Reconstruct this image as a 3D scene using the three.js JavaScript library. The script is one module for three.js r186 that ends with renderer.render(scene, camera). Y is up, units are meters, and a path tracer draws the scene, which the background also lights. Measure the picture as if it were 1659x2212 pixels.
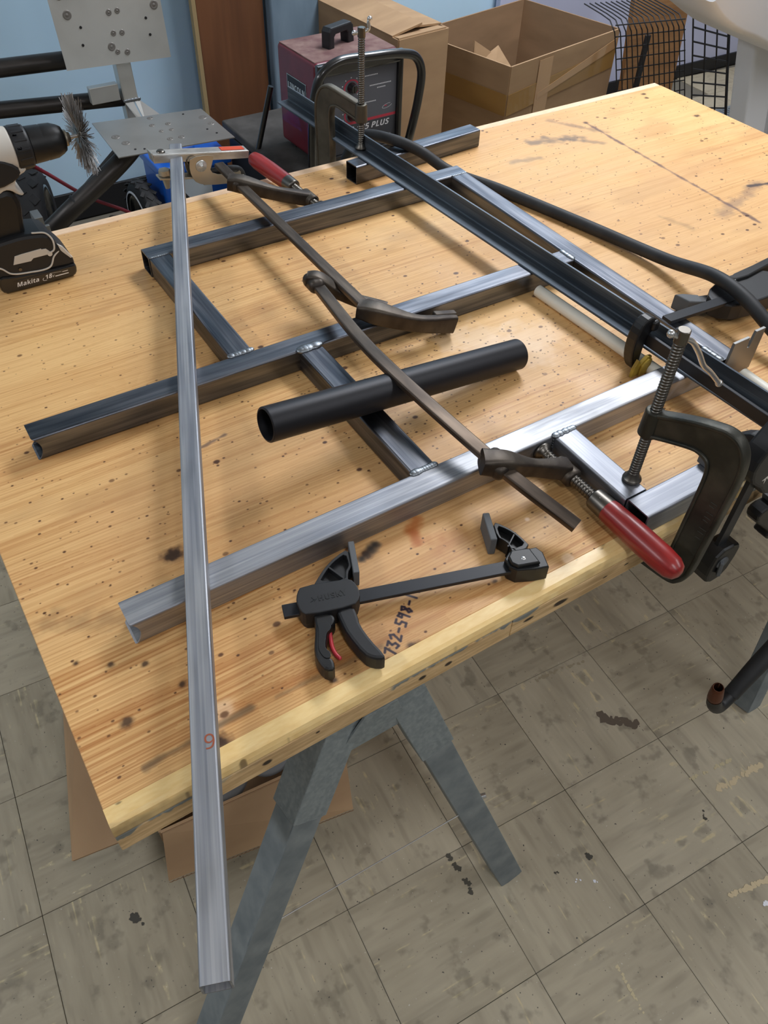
import * as THREE from 'three';
import { RoundedBoxGeometry } from 'three/addons/geometries/RoundedBoxGeometry.js';
import { mergeGeometries } from 'three/addons/utils/BufferGeometryUtils.js';
import { RectAreaLightUniformsLib } from 'three/addons/lights/RectAreaLightUniformsLib.js';
import { FontLoader } from 'three/addons/loaders/FontLoader.js';
import { TextGeometry } from 'three/addons/geometries/TextGeometry.js';
import { Brush, Evaluator, SUBTRACTION } from 'three-bvh-csg';

// ---------------------------------------------------------------- camera, lamps, exposure
// World frame: metres, y up. The bench's front left top corner stands over the origin; x runs along
// its front edge, -z to its back edge.
const scene = new THREE.Scene();
scene.background = new THREE.Color(0x050505);
const V = (x, y, z) => new THREE.Vector3(x, y, z);
const camera = new THREE.PerspectiveCamera(64.949, 1659 / 2212, 0.05, 40);
camera.position.set(0.0458, 1.464, 0.3789);
camera.up.set(0.378359, 0.677157, -0.631112);
camera.lookAt(0.0458 + 0.377235, 1.464 - 0.73541, 0.3789 - 0.562908);
const renderer = new THREE.WebGLRenderer({ antialias: true });
renderer.toneMapping = THREE.LinearToneMapping;
renderer.toneMappingExposure = 0.94;
renderer.shadowMap.enabled = true;
RectAreaLightUniformsLib.init();
const CEIL = 2.75;
// fluorescent fixtures, all along z: x, z centre, length, intensity, width
const LAMPS = [[2.32, -1.6, 1.2, 22, 0.8], [2.5, 1.4, 2.4, 14, 0.3], [0.1, 1.8, 1.8, 11, 0.3], [-1.9, -1.2, 2.0, 18, 0.3], [-1.9, 1.9, 1.2, 4, 0.3]];
const LAMP_COLOR = 0xf8faff;

// ---------------------------------------------------------------- bookkeeping
const used = new Map();
function numbered(name) { const k = used.get(name) || 0; used.set(name, k + 1); return k ? name + '_' + String(k).padStart(3, '0') : name; }
function tag(o, label, category, group, kind) {
  if (label) o.userData.label = label;
  if (category) o.userData.category = category;
  if (group) o.userData.group = group;
  if (kind) o.userData.kind = kind;
  return o;
}
const bases = new WeakMap();
function thing(name, label, category, base = [0, 0, 0], group) {
  const o = new THREE.Group(); o.name = numbered(name); o.position.set(...base); bases.set(o, V(...base)); scene.add(o);
  return tag(o, label, category, group);
}
function mesh(geo, mat) { const m = new THREE.Mesh(geo, mat); m.castShadow = m.receiveShadow = true; return m; }
// a part given in world coordinates under a thing (or under a part of it)
function part(parent, name, geo, mat, label) {
  if (Array.isArray(geo)) geo = merge(geo);
  const b = bases.get(parent);
  geo = geo.clone().translate(-b.x, -b.y, -b.z);
  const m = mesh(geo, mat); m.name = name; bases.set(m, b); parent.add(m);
  if (label) m.userData.label = label;
  return m;
}
function single(name, label, category, geo, mat, base, group) {
  if (Array.isArray(geo)) geo = merge(geo);
  const m = mesh(geo.clone().translate(-base[0], -base[1], -base[2]), mat); m.name = numbered(name); m.position.set(...base); bases.set(m, V(...base)); scene.add(m);
  return tag(m, label, category, group);
}
function structure(name, geo, mat) { if (Array.isArray(geo)) geo = merge(geo); const m = mesh(geo, mat); m.name = name; m.userData.kind = 'structure'; bases.set(m, V(0, 0, 0)); scene.add(m); return m; }

// ---------------------------------------------------------------- random numbers and noise
let seed = 7;
function rnd() { seed = (seed * 1664525 + 1013904223) >>> 0; return seed / 4294967296; }
const rr = (a, b) => a + (b - a) * rnd();
const PERM = new Float32Array(65536); for (let i = 0; i < 65536; i++) PERM[i] = rnd();
function vn(x, y, s = 0) {
  const xi = Math.floor(x), yi = Math.floor(y), fx = x - xi, fy = y - yi;
  const u = fx * fx * (3 - 2 * fx), v = fy * fy * (3 - 2 * fy);
  const h = (a, b) => PERM[((a * 73 + b * 19349 + s * 8311 + ((a * b) & 255) * 7) & 65535)];
  const a = h(xi, yi), b = h(xi + 1, yi), c = h(xi, yi + 1), d = h(xi + 1, yi + 1);
  return a + (b - a) * u + (c - a) * v + (a - b - c + d) * u * v;
}
function fbm(x, y, o = 4, s = 0) { let t = 0, a = 0.5, n = 0; for (let i = 0; i < o; i++) { t += a * vn(x, y, s + i); n += a; a *= 0.5; x *= 2.03; y *= 2.03; } return t / n; }
const clamp = (x, a = 0, b = 1) => Math.min(b, Math.max(a, x));
const mix = (a, b, t) => a + (b - a) * t;
const smooth = (a, b, x) => { const t = clamp((x - a) / (b - a)); return t * t * (3 - 2 * t); };

// ---------------------------------------------------------------- textures
function dataTex(w, h, fn, srgb = true) {
  const d = new Uint8Array(w * h * 4), c = [0, 0, 0];
  for (let y = 0; y < h; y++) for (let x = 0; x < w; x++) { fn(x, y, c); const i = (y * w + x) * 4; d[i] = clamp(c[0], 0, 255); d[i + 1] = clamp(c[1], 0, 255); d[i + 2] = clamp(c[2], 0, 255); d[i + 3] = 255; }
  const t = new THREE.DataTexture(d, w, h); t.wrapS = t.wrapT = THREE.RepeatWrapping; t.magFilter = THREE.LinearFilter; t.minFilter = THREE.LinearMipmapLinearFilter; t.generateMipmaps = true;
  if (srgb) t.colorSpace = THREE.SRGBColorSpace; t.needsUpdate = true; return t;
}
function rep(t, u, v) { const c = t.clone(); c.repeat.set(u, v); c.needsUpdate = true; return c; }
function canvasTex(w, h, draw) {
  const c = document.createElement('canvas'); c.width = w; c.height = h; const g = c.getContext('2d'); draw(g, w, h);
  const t = new THREE.CanvasTexture(c); t.colorSpace = THREE.SRGBColorSpace; return t;
}
const gray = (c, v) => { c[0] = c[1] = c[2] = v; };
// streaks along u (period 1): rolled steel; a = base colour, b = scale colour
function steelTex(a, b, amt, s, w = 256, h = 256) {
  return dataTex(w, h, (x, y, c) => {
    const u = x / w, v = y / h;
    const p = (fu, fv, o, k) => mix(fbm(u * fu, v * fv, o, k), fbm((u - 1) * fu, v * fv, o, k), smooth(0.75, 1, u));
    const st = p(5, 40, 3, s), bl = p(4, 5, 3, s + 9), fine = p(10, 120, 2, s + 5);
    let t = clamp((bl - 0.5) * 2.2 + (st - 0.5) * 1.3 + 0.5) * amt + (fine - 0.5) * 0.2;
    for (let i = 0; i < 3; i++) c[i] = mix(a[i], b[i], clamp(t));
  });
}
const noiseTex = (a, b, fu, fv, s, w = 256, h = 256, srgb = true) => dataTex(w, h, (x, y, c) => { const u = x / w, v = y / h; const q = (uu, vv) => fbm(uu * fu, vv * fv, 4, s); const e = smooth(0.8, 1, u), g = smooth(0.8, 1, v); const t = mix(mix(q(u, v), q(u - 1, v), e), mix(q(u, v - 1), q(u - 1, v - 1), e), g); const k = clamp((t - 0.5) * 2.2 + 0.5); for (let i = 0; i < 3; i++) c[i] = mix(a[i], b[i], k); }, srgb);

// ---------------------------------------------------------------- geometry helpers
function flat(g) { g = g.index ? g.toNonIndexed() : g; for (const k of Object.keys(g.attributes)) if (!['position', 'normal', 'uv'].includes(k)) g.deleteAttribute(k); if (!g.attributes.normal) g.computeVertexNormals(); if (!g.attributes.uv) g.setAttribute('uv', new THREE.BufferAttribute(new Float32Array(g.attributes.position.count * 2), 2)); return g; }
function merge(list) { return list.length === 1 ? list[0] : mergeGeometries(list.map(flat)); }
// uv in metres from position; grain: the axis that u follows
function metreUV(g, grain = 'x', ou = 0, ov = 0) {
  g = flat(g); const p = g.attributes.position, n = g.attributes.normal, uv = g.attributes.uv;
  const P = 'xyz', gi = P.indexOf(grain);
  for (let i = 0; i < p.count; i += 3) {
    let a = [0, 0, 0]; for (let k = 0; k < 3; k++) { a[0] += Math.abs(n.getX(i + k)); a[1] += Math.abs(n.getY(i + k)); a[2] += Math.abs(n.getZ(i + k)); }
    let d = a[0] > a[1] ? (a[0] > a[2] ? 0 : 2) : (a[1] > a[2] ? 1 : 2);
    const rest = [0, 1, 2].filter(k => k !== d); let [u, v] = rest; if (v === gi) [u, v] = [v, u];
    for (let k = 0; k < 3; k++) { const q = [p.getX(i + k), p.getY(i + k), p.getZ(i + k)]; uv.setXY(i + k, q[u] + ou, q[v] + ov); }
  }
  return g;
}
function box(x0, y0, z0, x1, y1, z1, r = 0.001, grain = 'x') {
  const w = Math.abs(x1 - x0), h = Math.abs(y1 - y0), d = Math.abs(z1 - z0); r = Math.min(r, w / 2.1, h / 2.1, d / 2.1);
  const g = r > 0 ? new RoundedBoxGeometry(w, h, d, 2, r) : new THREE.BoxGeometry(w, h, d);
  g.translate((x0 + x1) / 2, (y0 + y1) / 2, (z0 + z1) / 2); return metreUV(g, grain);
}
const M4 = () => new THREE.Matrix4();
// frame that sends local z to A->B, local y as near to up as can be, origin at the middle
function along(A, B, up = V(0, 1, 0)) {
  const z = B.clone().sub(A).normalize(); if (Math.abs(z.dot(up)) > 0.999) up = V(1, 0, 0);
  const x = up.clone().cross(z).normalize(), y = z.clone().cross(x);
  const m = M4().makeBasis(x, y, z); m.setPosition(A.clone().add(B).multiplyScalar(0.5)); return m;
}
const roundRect = (w, h, r) => { const s = new THREE.Shape(), a = w / 2, b = h / 2; s.moveTo(-a + r, -b); s.lineTo(a - r, -b); s.absarc(a - r, -b + r, r, -Math.PI / 2, 0); s.lineTo(a, b - r); s.absarc(a - r, b - r, r, 0, Math.PI / 2); s.lineTo(-a + r, b); s.absarc(-a + r, b - r, r, Math.PI / 2, Math.PI); s.lineTo(-a, -b + r); s.absarc(-a + r, -b + r, r, Math.PI, Math.PI * 1.5); return s; };
const creased = (g) => flat(g);
// hollow square tube between two points
function tube4(A, B, w, h, wall = 0.0024, r = 0.0035, up) {
  const s = roundRect(w, h, r); s.holes.push(roundRect(w - 2 * wall, h - 2 * wall, Math.max(0.0008, r - wall)));
  const L = A.distanceTo(B);
  let g = new THREE.ExtrudeGeometry(s, { depth: L, bevelEnabled: false, curveSegments: 4 }); g.translate(0, 0, -L / 2);
  g = metreUV(g, 'z', Math.abs(A.x * 3 + A.z * 7) % 1, Math.abs(A.z * 5 + A.x) % 1);
  return g.applyMatrix4(along(A, B, up));
}
function bar4(A, B, w, h, r = 0.0015, up) {
  const L = A.distanceTo(B); const g = metreUV(new RoundedBoxGeometry(w, h, L, 2, Math.min(r, w / 2.1, h / 2.1)), 'z'); return g.applyMatrix4(along(A, B, up));
}
function rod(A, B, r, r2 = r, seg = 20, open = false) {
  const L = A.distanceTo(B); let g = new THREE.CylinderGeometry(r2, r, L, seg, 1, open); g.rotateX(Math.PI / 2);
  const uv = g.attributes.uv; for (let i = 0; i < uv.count; i++) uv.setXY(i, uv.getY(i) * L, uv.getX(i) * r * 6.28);
  return g.applyMatrix4(along(A, B));
}
// turned piece on the axis A->B: list of [distance, radius]
function lathe(A, B, prof, seg = 28) {
  const g = new THREE.LatheGeometry(prof.map(([d, r]) => new THREE.Vector2(r, d)), seg); g.rotateX(Math.PI / 2);
  const uv = g.attributes.uv; for (let i = 0; i < uv.count; i++) uv.setXY(i, uv.getY(i) * 0.1, uv.getX(i) * 0.1);
  const m = along(A, B); m.setPosition(A); return g.applyMatrix4(m);
}
// helical thread
function thread(A, B, r, pitch, depth, seg = 22, per = 6) {
  const L = A.distanceTo(B), n = Math.round(L / pitch * per), pos = [], idx = [];
  for (let j = 0; j <= n; j++) for (let i = 0; i <= seg; i++) {
    const z = L * j / n, a = i / seg * Math.PI * 2; let ph = (z / pitch - i / seg) % 1; if (ph < 0) ph += 1;
    const t = Math.abs(ph * 2 - 1), rad = r - depth * clamp(t * 1.5 - 0.25);
    pos.push(Math.cos(a) * rad, Math.sin(a) * rad, z);
  }
  for (let j = 0; j < n; j++) for (let i = 0; i < seg; i++) { const a = j * (seg + 1) + i, b = a + seg + 1; idx.push(a, a + 1, b, b, a + 1, b + 1); }
  const g = new THREE.BufferGeometry(); g.setAttribute('position', new THREE.Float32BufferAttribute(pos, 3)); g.setIndex(idx); g.computeVertexNormals();
  const m = along(A, B); m.setPosition(A); return g.applyMatrix4(m);
}
// forged arm: superellipse sections [w (sideways), h (up)] carried along a smooth path
function loft(pts, secs, o = {}) {
  const { n = 28, seg = 20, k = 0.55, up = V(0, 1, 0), tension = 0.5 } = o;
  const cv = new THREE.CatmullRomCurve3(pts.map(p => V(...p)), false, 'catmullrom', tension), pos = [], idx = [], uv = [];
  const m = pts.length - 1; let len = 0, last = null;
  for (let j = 0; j <= n; j++) {
    const t = j / n, P = cv.getPoint(t), T = cv.getTangent(t).normalize();
    if (last) len += P.distanceTo(last); last = P;
    const X = up.clone().cross(T).normalize(), Yv = T.clone().cross(X).normalize();
    const f = Math.min(m - 1e-6, t * m), i0 = Math.floor(f), e = f - i0, es = e * e * (3 - 2 * e);
    const w = mix(secs[i0][0], secs[i0 + 1][0], es) / 2, h = mix(secs[i0][1], secs[i0 + 1][1], es) / 2;
    for (let i = 0; i <= seg; i++) {
      const a = i / seg * Math.PI * 2, c = Math.cos(a), s = Math.sin(a);
      const q = P.clone().addScaledVector(X, Math.sign(c) * Math.pow(Math.abs(c), k) * w).addScaledVector(Yv, Math.sign(s) * Math.pow(Math.abs(s), k) * h);
      pos.push(q.x, q.y, q.z); uv.push(len, i / seg * 0.1);
    }
  }
  for (let j = 0; j < n; j++) for (let i = 0; i < seg; i++) { const a = j * (seg + 1) + i, b = a + seg + 1; idx.push(a, a + 1, b, b, a + 1, b + 1); }
  for (const [j, fl] of [[0, true], [n, false]]) {
    const c0 = pos.length / 3, P = cv.getPoint(j / n); const start = c0; pos.push(P.x, P.y, P.z); uv.push(0, 0);
    for (let i = 0; i <= seg; i++) { const a = (j * (seg + 1) + i) * 3; pos.push(pos[a], pos[a + 1], pos[a + 2]); uv.push(0, 0); }
    for (let i = 1; i <= seg; i++) fl ? idx.push(start, start + i + 1, start + i) : idx.push(start, start + i, start + i + 1);
  }
  const g = new THREE.BufferGeometry(); g.setAttribute('position', new THREE.Float32BufferAttribute(pos, 3)); g.setAttribute('uv', new THREE.Float32BufferAttribute(uv, 2)); g.setIndex(idx); g.computeVertexNormals(); return g;
}
function wire(pts, r, seg = 40, rs = 10, closed = false) {
  const cv = new THREE.CatmullRomCurve3(pts.map(p => V(...p)), closed, 'centripetal'); const g = new THREE.TubeGeometry(cv, seg, r, rs, closed); const L = cv.getLength();
  const uv = g.attributes.uv; for (let i = 0; i < uv.count; i++) uv.setXY(i, uv.getX(i) * L, uv.getY(i) * r * 6.28); return g;
}
function capped(pts, r, seg = 40, rs = 12) { const a = V(...pts[0]), b = V(...pts[pts.length - 1]); return merge([wire(pts, r, seg, rs), new THREE.SphereGeometry(r, rs, 8).translate(a.x, a.y, a.z), new THREE.SphereGeometry(r, rs, 8).translate(b.x, b.y, b.z)]); }
function chaikin(p, n = 1) { for (let k = 0; k < n; k++) { const q = []; for (let i = 0; i < p.length; i++) { const a = p[i], b = p[(i + 1) % p.length]; q.push([a[0] * 0.75 + b[0] * 0.25, a[1] * 0.75 + b[1] * 0.25], [a[0] * 0.25 + b[0] * 0.75, a[1] * 0.25 + b[1] * 0.75]); } p = q; } return p; }
// plate cut to an outline. plane 'xz': points are (x, z), thickness from y0 to y1; 'xy': (x, y), z0..z1; 'zy': (z, y), x0..x1
function plate(pts, lo, hi, plane = 'xz', bevel = 0.001, round = 0, holes = []) {
  const pp = round ? chaikin(pts, round) : pts;
  let area = 0; pp.forEach((a, i) => { const b = pp[(i + 1) % pp.length]; area += a[0] * b[1] - b[0] * a[1]; });
  const sh = new THREE.Shape((area < 0 ? [...pp].reverse() : pp).map(p => new THREE.Vector2(p[0], p[1])));
  for (const h of holes) sh.holes.push(h instanceof THREE.Path ? h : new THREE.Path(h.map(p => new THREE.Vector2(p[0], p[1]))));
  const d = hi - lo, b = Math.min(bevel, d * 0.45);
  let g = new THREE.ExtrudeGeometry(sh, { depth: d - 2 * b, bevelEnabled: b > 0, bevelThickness: b, bevelSize: b, bevelOffset: -b, bevelSegments: 2, curveSegments: 10 });
  g.translate(0, 0, lo + b);
  // x,y,z of the extrusion -> world
  if (plane === 'xz') g.applyMatrix4(M4().makeBasis(V(1, 0, 0), V(0, 0, 1), V(0, -1, 0)).setPosition(0, lo + hi, 0));
  if (plane === 'zy') g.applyMatrix4(M4().makeBasis(V(0, 0, 1), V(0, 1, 0), V(-1, 0, 0)).setPosition(lo + hi, 0, 0));
  return metreUV(g, plane === 'zy' ? 'z' : 'x');
}
const mm = (p) => p.map(q => q.map(v => v / 1000));
const circlePath = (x, y, r) => { const p = new THREE.Path(); p.absarc(x, y, r, 0, Math.PI * 2, true); return p; };
// row of overlapping molten drops
function weld(A, B, r, n, up = V(0, 1, 0)) {
  const out = [], d = B.clone().sub(A);
  for (let i = 0; i < n; i++) { const g = new THREE.SphereGeometry(r * rr(0.85, 1.15), 10, 8); g.scale(1.0, 0.5, 1.25); const m = along(A, B, up); m.setPosition(A.clone().addScaledVector(d, (i + 0.5) / n)); out.push(g.applyMatrix4(m)); }
  return merge(out);
}

// ---------------------------------------------------------------- materials
const std = (o) => new THREE.MeshStandardMaterial(o);
const phys = (o) => new THREE.MeshPhysicalMaterial(o);
const texMillA = rep(steelTex([126, 128, 134], [80, 84, 93], 1, 3), 1.6, 9);
const texMillR = rep(noiseTex([84, 84, 84], [132, 132, 132], 6, 6, 21, 256, 256, false), 2, 8);
const M = {
  mill: std({ map: texMillA, metalness: 1, roughness: 0.95, roughnessMap: texMillR }),
  bright: std({ map: rep(steelTex([184, 185, 188], [134, 138, 147], 0.85, 31), 1.1, 12), metalness: 1, roughness: 0.95, roughnessMap: rep(noiseTex([126, 126, 126], [170, 170, 170], 6, 6, 23, 256, 256, false), 2, 8) }),
  ground: std({ map: rep(steelTex([176, 178, 184], [140, 144, 153], 0.8, 51), 2, 12), metalness: 1, roughness: 0.54 }),
  scale: std({ map: rep(steelTex([104, 113, 122], [68, 76, 85], 1, 61), 1.2, 8), metalness: 0.7, roughness: 0.55 }),
  cut: std({ color: 0x9a9a98, metalness: 1, roughness: 0.5 }),
  weld: std({ color: 0x8c9298, metalness: 1, roughness: 0.42 }),
  pipe: std({ map: rep(noiseTex([52, 52, 56], [34, 34, 38], 3, 9, 71), 3, 6), metalness: 0.45, roughness: 0.46 }),
  forged: std({ map: rep(noiseTex([104, 96, 86], [64, 58, 54], 5, 5, 81), 6, 6), metalness: 0.8, roughness: 0.5, bumpMap: rep(noiseTex([90, 90, 90], [160, 160, 160], 12, 12, 82, 256, 256, false), 10, 10), bumpScale: 0.0006 }),
  barSteel: std({ map: rep(noiseTex([112, 99, 87], [72, 64, 58], 4, 12, 91), 3, 8), metalness: 0.85, roughness: 0.46 }),
  cast: std({ map: rep(noiseTex([84, 82, 74], [56, 56, 51], 6, 6, 101), 5, 5), metalness: 0.7, roughness: 0.45, bumpMap: rep(noiseTex([90, 90, 90], [160, 160, 160], 16, 16, 102, 256, 256, false), 12, 12), bumpScale: 0.0005 }),
  castFar: std({ map: rep(noiseTex([104, 98, 86], [78, 73, 64], 6, 6, 105), 5, 5), metalness: 0.6, roughness: 0.5 }),
  screw: std({ color: 0x6e6a64, metalness: 1, roughness: 0.36 }),
  chrome: std({ color: 0xd6d6d6, metalness: 0.85, roughness: 0.28 }),
  plated: std({ map: rep(noiseTex([222, 222, 218], [176, 176, 172], 4, 8, 111), 8, 8), metalness: 0.6, roughness: 0.36 }),
  red: phys({ map: rep(steelTex([158, 28, 26], [122, 18, 18], 0.9, 121), 6, 10), roughness: 0.42, clearcoat: 0.6, clearcoatRoughness: 0.25 }),
  redPlastic: phys({ color: 0xc93a44, roughness: 0.4, clearcoat: 0.3 }),
  plastic: std({ color: 0x1b1c1f, roughness: 0.5 }),
  plasticEdge: std({ color: 0x141517, roughness: 0.42 }),
  blackBar: std({ color: 0x23252a, metalness: 0.35, roughness: 0.42 }),
  padGrey: std({ color: 0x5d6063, roughness: 0.7 }),
  rubber: std({ map: rep(noiseTex([40, 41, 43], [28, 29, 31], 5, 5, 131), 8, 8), roughness: 0.62 }),
  white: std({ color: 0xe9e6da, roughness: 0.42 }),
  offWhite: std({ color: 0xd6d0c6, roughness: 0.5 }),
  yellow: std({ map: rep(noiseTex([178, 150, 56], [140, 114, 36], 5, 5, 141), 20, 20), roughness: 0.6 }),
  brass: std({ color: 0xb8b0a0, metalness: 0.7, roughness: 0.4 }),
  copper: std({ color: 0x704838, metalness: 0.9, roughness: 0.45 }),
  orange: std({ color: 0xd0451c, roughness: 0.55 }),
  saw: std({ map: rep(noiseTex([136, 144, 147], [112, 121, 126], 8, 8, 151), 5, 5), roughness: 0.55, metalness: 0.25 }),
  sawRough: std({ map: rep(noiseTex([140, 148, 149], [122, 130, 132], 30, 30, 152), 7, 7), roughness: 0.7, metalness: 0.2 }),
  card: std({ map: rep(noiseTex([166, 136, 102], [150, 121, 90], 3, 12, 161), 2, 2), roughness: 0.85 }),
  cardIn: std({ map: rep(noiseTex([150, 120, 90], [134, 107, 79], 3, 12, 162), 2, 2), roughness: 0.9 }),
  tape: phys({ color: 0x97733f, roughness: 0.25, clearcoat: 0.5, transparent: false }),
  clearTape: phys({ color: 0xb08a62, roughness: 0.15, clearcoat: 1, clearcoatRoughness: 0.1 }),
  plywood: std({ map: rep(steelTex([112, 72, 44], [90, 56, 34], 0.9, 171), 0.6, 1.2), roughness: 0.55 }),
  plyEdge: std({ color: 0x9c8760, roughness: 0.7 }),
  column: std({ map: rep(noiseTex([120, 140, 156], [100, 120, 136], 3, 9, 181), 2, 2), roughness: 0.75 }),
  wallBlue: std({ map: rep(noiseTex([190, 220, 240], [180, 212, 234], 3, 3, 191), 0.5, 0.5), roughness: 0.6 }),
  wallWhite: std({ map: rep(noiseTex([128, 126, 122], [110, 108, 104], 3, 3, 192), 0.5, 0.5), roughness: 0.8 }),
  lilac: std({ color: 0xb9bdd6, roughness: 0.55 }),
  ceiling: std({ color: 0xd2d0cc, roughness: 0.9 }),
  dark: std({ color: 0x17171a, roughness: 0.6 }),
  tireBlack: std({ map: rep(noiseTex([34, 34, 36], [24, 24, 26], 5, 5, 201), 8, 8), roughness: 0.75 }),
  gloss: phys({ color: 0x0c0c0e, roughness: 0.3, clearcoat: 0.8, clearcoatRoughness: 0.15 }),
  kartTube: std({ map: rep(noiseTex([74, 70, 68], [50, 47, 45], 3, 6, 211), 2, 6), metalness: 0.6, roughness: 0.36 }),
  sheet: std({ map: rep(noiseTex([206, 208, 206], [184, 186, 184], 3, 3, 221), 2, 2), metalness: 0.55, roughness: 0.38 }),
  pan: std({ map: rep(noiseTex([170, 170, 168], [150, 150, 148], 3, 3, 222), 2, 2), metalness: 0.8, roughness: 0.4 }),
  burn: std({ color: 0x85827e, metalness: 0.6, roughness: 0.45 }),
  welderRed: phys({ map: rep(noiseTex([112, 20, 36], [92, 16, 30], 4, 4, 231), 3, 3), roughness: 0.45, clearcoat: 0.4 }),
  dust: std({ map: rep(noiseTex([128, 104, 98], [96, 66, 66], 8, 8, 232), 4, 4), roughness: 0.9 }),
  redCable: std({ color: 0x6e1626, roughness: 0.5 }),
  blue: phys({ color: 0x1458b8, roughness: 0.4, clearcoat: 0.4 }),
  paleLabel: std({ color: 0xb9c4cc, roughness: 0.6 }),
  shelfGrey: std({ map: rep(noiseTex([74, 72, 70], [58, 56, 54], 6, 6, 241), 4, 4), roughness: 0.8 }),
  tan: std({ map: rep(steelTex([146, 106, 66], [122, 86, 52], 0.9, 251), 1, 3), roughness: 0.7 }),
  machine: std({ color: 0xd9dbe0, roughness: 0.45 }),
  bristle: std({ color: 0xa5a2a0, metalness: 0.8, roughness: 0.45 }),
  cup: phys({ color: 0x8e9092, roughness: 0.35, transmission: 0.25, thickness: 0 }),
  lampGlow: new THREE.MeshStandardMaterial({ color: 0xffffff, emissive: LAMP_COLOR, emissiveIntensity: 3, roughness: 0.6 }),
};

// ---- the bench's boards: u is metres along x, v metres from the front edge towards the back
const BL = 1.887, BD = 1.157, TOP = 0.685, S = 0.0381, RT = TOP + S;
const KNOTS0 = [[0.182, 0.291, 0.013, 1], [0.123, 0.03, 0.02, 1], [0.053, 0.102, 0.009, 0.7], [0.263, 0.033, 0.006, 0.8], [0.146, 0.014, 0.012, 0.8], [0.069, 0.012, 0.017, 0.8], [0.363, 0.024, 0.011, 0.7], [0.388, 0.168, 0.012, 0.9], [0.063, 0.179, 0.006, 0.7], [1.544, 1.047, 0.012, 0.4], [1.802, 1.112, 0.009, 0.8], [1.818, 0.945, 0.01, 0.8], [1.79, 1.09, 0.008, 0.7], [0.24, 0.012, 0.016, 0.6], [0.095, 0.16, 0.006, 0.7], [0.12, 0.115, 0.007, 0.8], [0.03, 0.2, 0.005, 0.8], [0.5, 0.05, 0.006, 0.6]];
const KNOTS = KNOTS0.map(([u, v, r, a], i) => [u, v, i ? r * (r > 0.011 ? 0.6 : 0.7) : r * 0.95, a]);
// smears: u0, v0, u1, v1, width, strength, colour
const SMEARS = [[1.544, 1.047, 1.52, 0.5, 0.006, 0.75, [92, 66, 62]], [1.47, 1.1, 1.55, 0.98, 0.012, 0.4, [96, 78, 66]], [1.36, 1.02, 1.47, 0.99, 0.022, 0.6, [98, 84, 74]], [1.40, 1.03, 1.5, 0.94, 0.012, 0.4, [98, 84, 74]], [1.25, 0.96, 1.32, 0.95, 0.012, 0.35, [98, 84, 74]], [1.63, 0.62, 1.7, 0.6, 0.006, 0.9, [50, 40, 40]], [1.48, 0.56, 1.66, 0.62, 0.02, 0.35, [100, 80, 76]], [0.29, 0.455, 0.33, 0.462, 0.004, 0.6, [84, 66, 66]], [0.455, 0.152, 0.4575, 0.168, 0.011, 0.75, [176, 92, 34]], [0.459, 0.17, 0.476, 0.184, 0.011, 0.7, [176, 92, 34]], [0.462, 0.15, 0.485, 0.148, 0.012, 0.35, [176, 100, 44]], [0.47, 0.13, 0.5, 0.135, 0.02, 0.3, [170, 96, 40]], [0.38, 0.165, 0.405, 0.176, 0.009, 0.9, [40, 36, 34]], [0.02, 0.27, 0.12, 0.22, 0.02, 0.3, [110, 82, 52]], [0.05, 0.045, 0.17, 0.05, 0.006, 0.6, [86, 70, 50]], [0.2, 0.047, 0.33, 0.043, 0.005, 0.35, [86, 70, 50]], [1.1, 0.36, 1.24, 0.3, 0.03, 0.35, [96, 82, 66]], [0.7, 0.03, 0.85, 0.02, 0.006, 0.5, [60, 54, 40]], [0.88, 0.03, 0.97, 0.2, 0.02, 0.3, [104, 76, 52]], [0.5, 0.6, 0.55, 0.35, 0.03, 0.2, [110, 84, 50]], [1.36, 0.62, 1.38, 0.55, 0.012, 0.25, [120, 92, 60]]];
const PALES = [[0.78, 0.46, 0.06, 0.5], [0.86, 0.43, 0.05, 0.4], [0.84, 0.39, 0.04, 0.45], [0.64, 0.1, 0.012, 0.6], [0.6, 0.03, 0.01, 0.6], [0.6, 0.11, 0.005, 0.9], [0.14, 0.06, 0.018, 0.5]];
const SPECKS = []; for (let i = 0; i < 2600; i++) SPECKS.push([rr(0, BL), rr(0, BD), rnd() < 0.06 ? rr(0.0022, 0.0042) : rr(0.0006, 0.0017), rr(0.4, 0.95)]);
for (let i = 0; i < 420; i++) { const a = rr(0, 6.28), d = Math.sqrt(rnd()) * 0.28; SPECKS.push([0.72 + Math.cos(a) * d, 0.42 + Math.sin(a) * d * 0.6, rr(0.0005, 0.0016), rr(0.4, 0.9)]); }
// strokes of a marker, digit by digit, on a 1 x 1.4 cell
const GLYPH = { 7: [[0, 1.2, 0.8, 1.35, 0.35, 0]], 3: [[0, 1.25, 0.7, 1.3, 0.3, 0.75, 0.75, 0.45, 0.5, 0, 0, 0.15]], 2: [[0, 1.1, 0.5, 1.4, 0.75, 1, 0, 0, 0.9, 0.1]], '-': [[0.1, 0.6, 0.75, 0.65]], 5: [[0.85, 1.35, 0.2, 1.3, 0.15, 0.8, 0.7, 0.65, 0.65, 0.1, 0, 0.05]], 9: [[0.7, 1.2, 0.2, 1.35, 0.1, 0.85, 0.7, 0.9, 0.75, 1.3, 0.6, 0]], 8: [[0.7, 1.3, 0.1, 1.2, 0.7, 0.4, 0.35, 0, 0.05, 0.3, 0.75, 1.0, 0.7, 1.3]], 1: [[0.4, 1.4, 0.35, 0]], 0: [[0.4, 1.4, 0.1, 0.9, 0.25, 0, 0.65, 0.2, 0.7, 1.1, 0.4, 1.4]] };
const INK = [];
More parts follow.
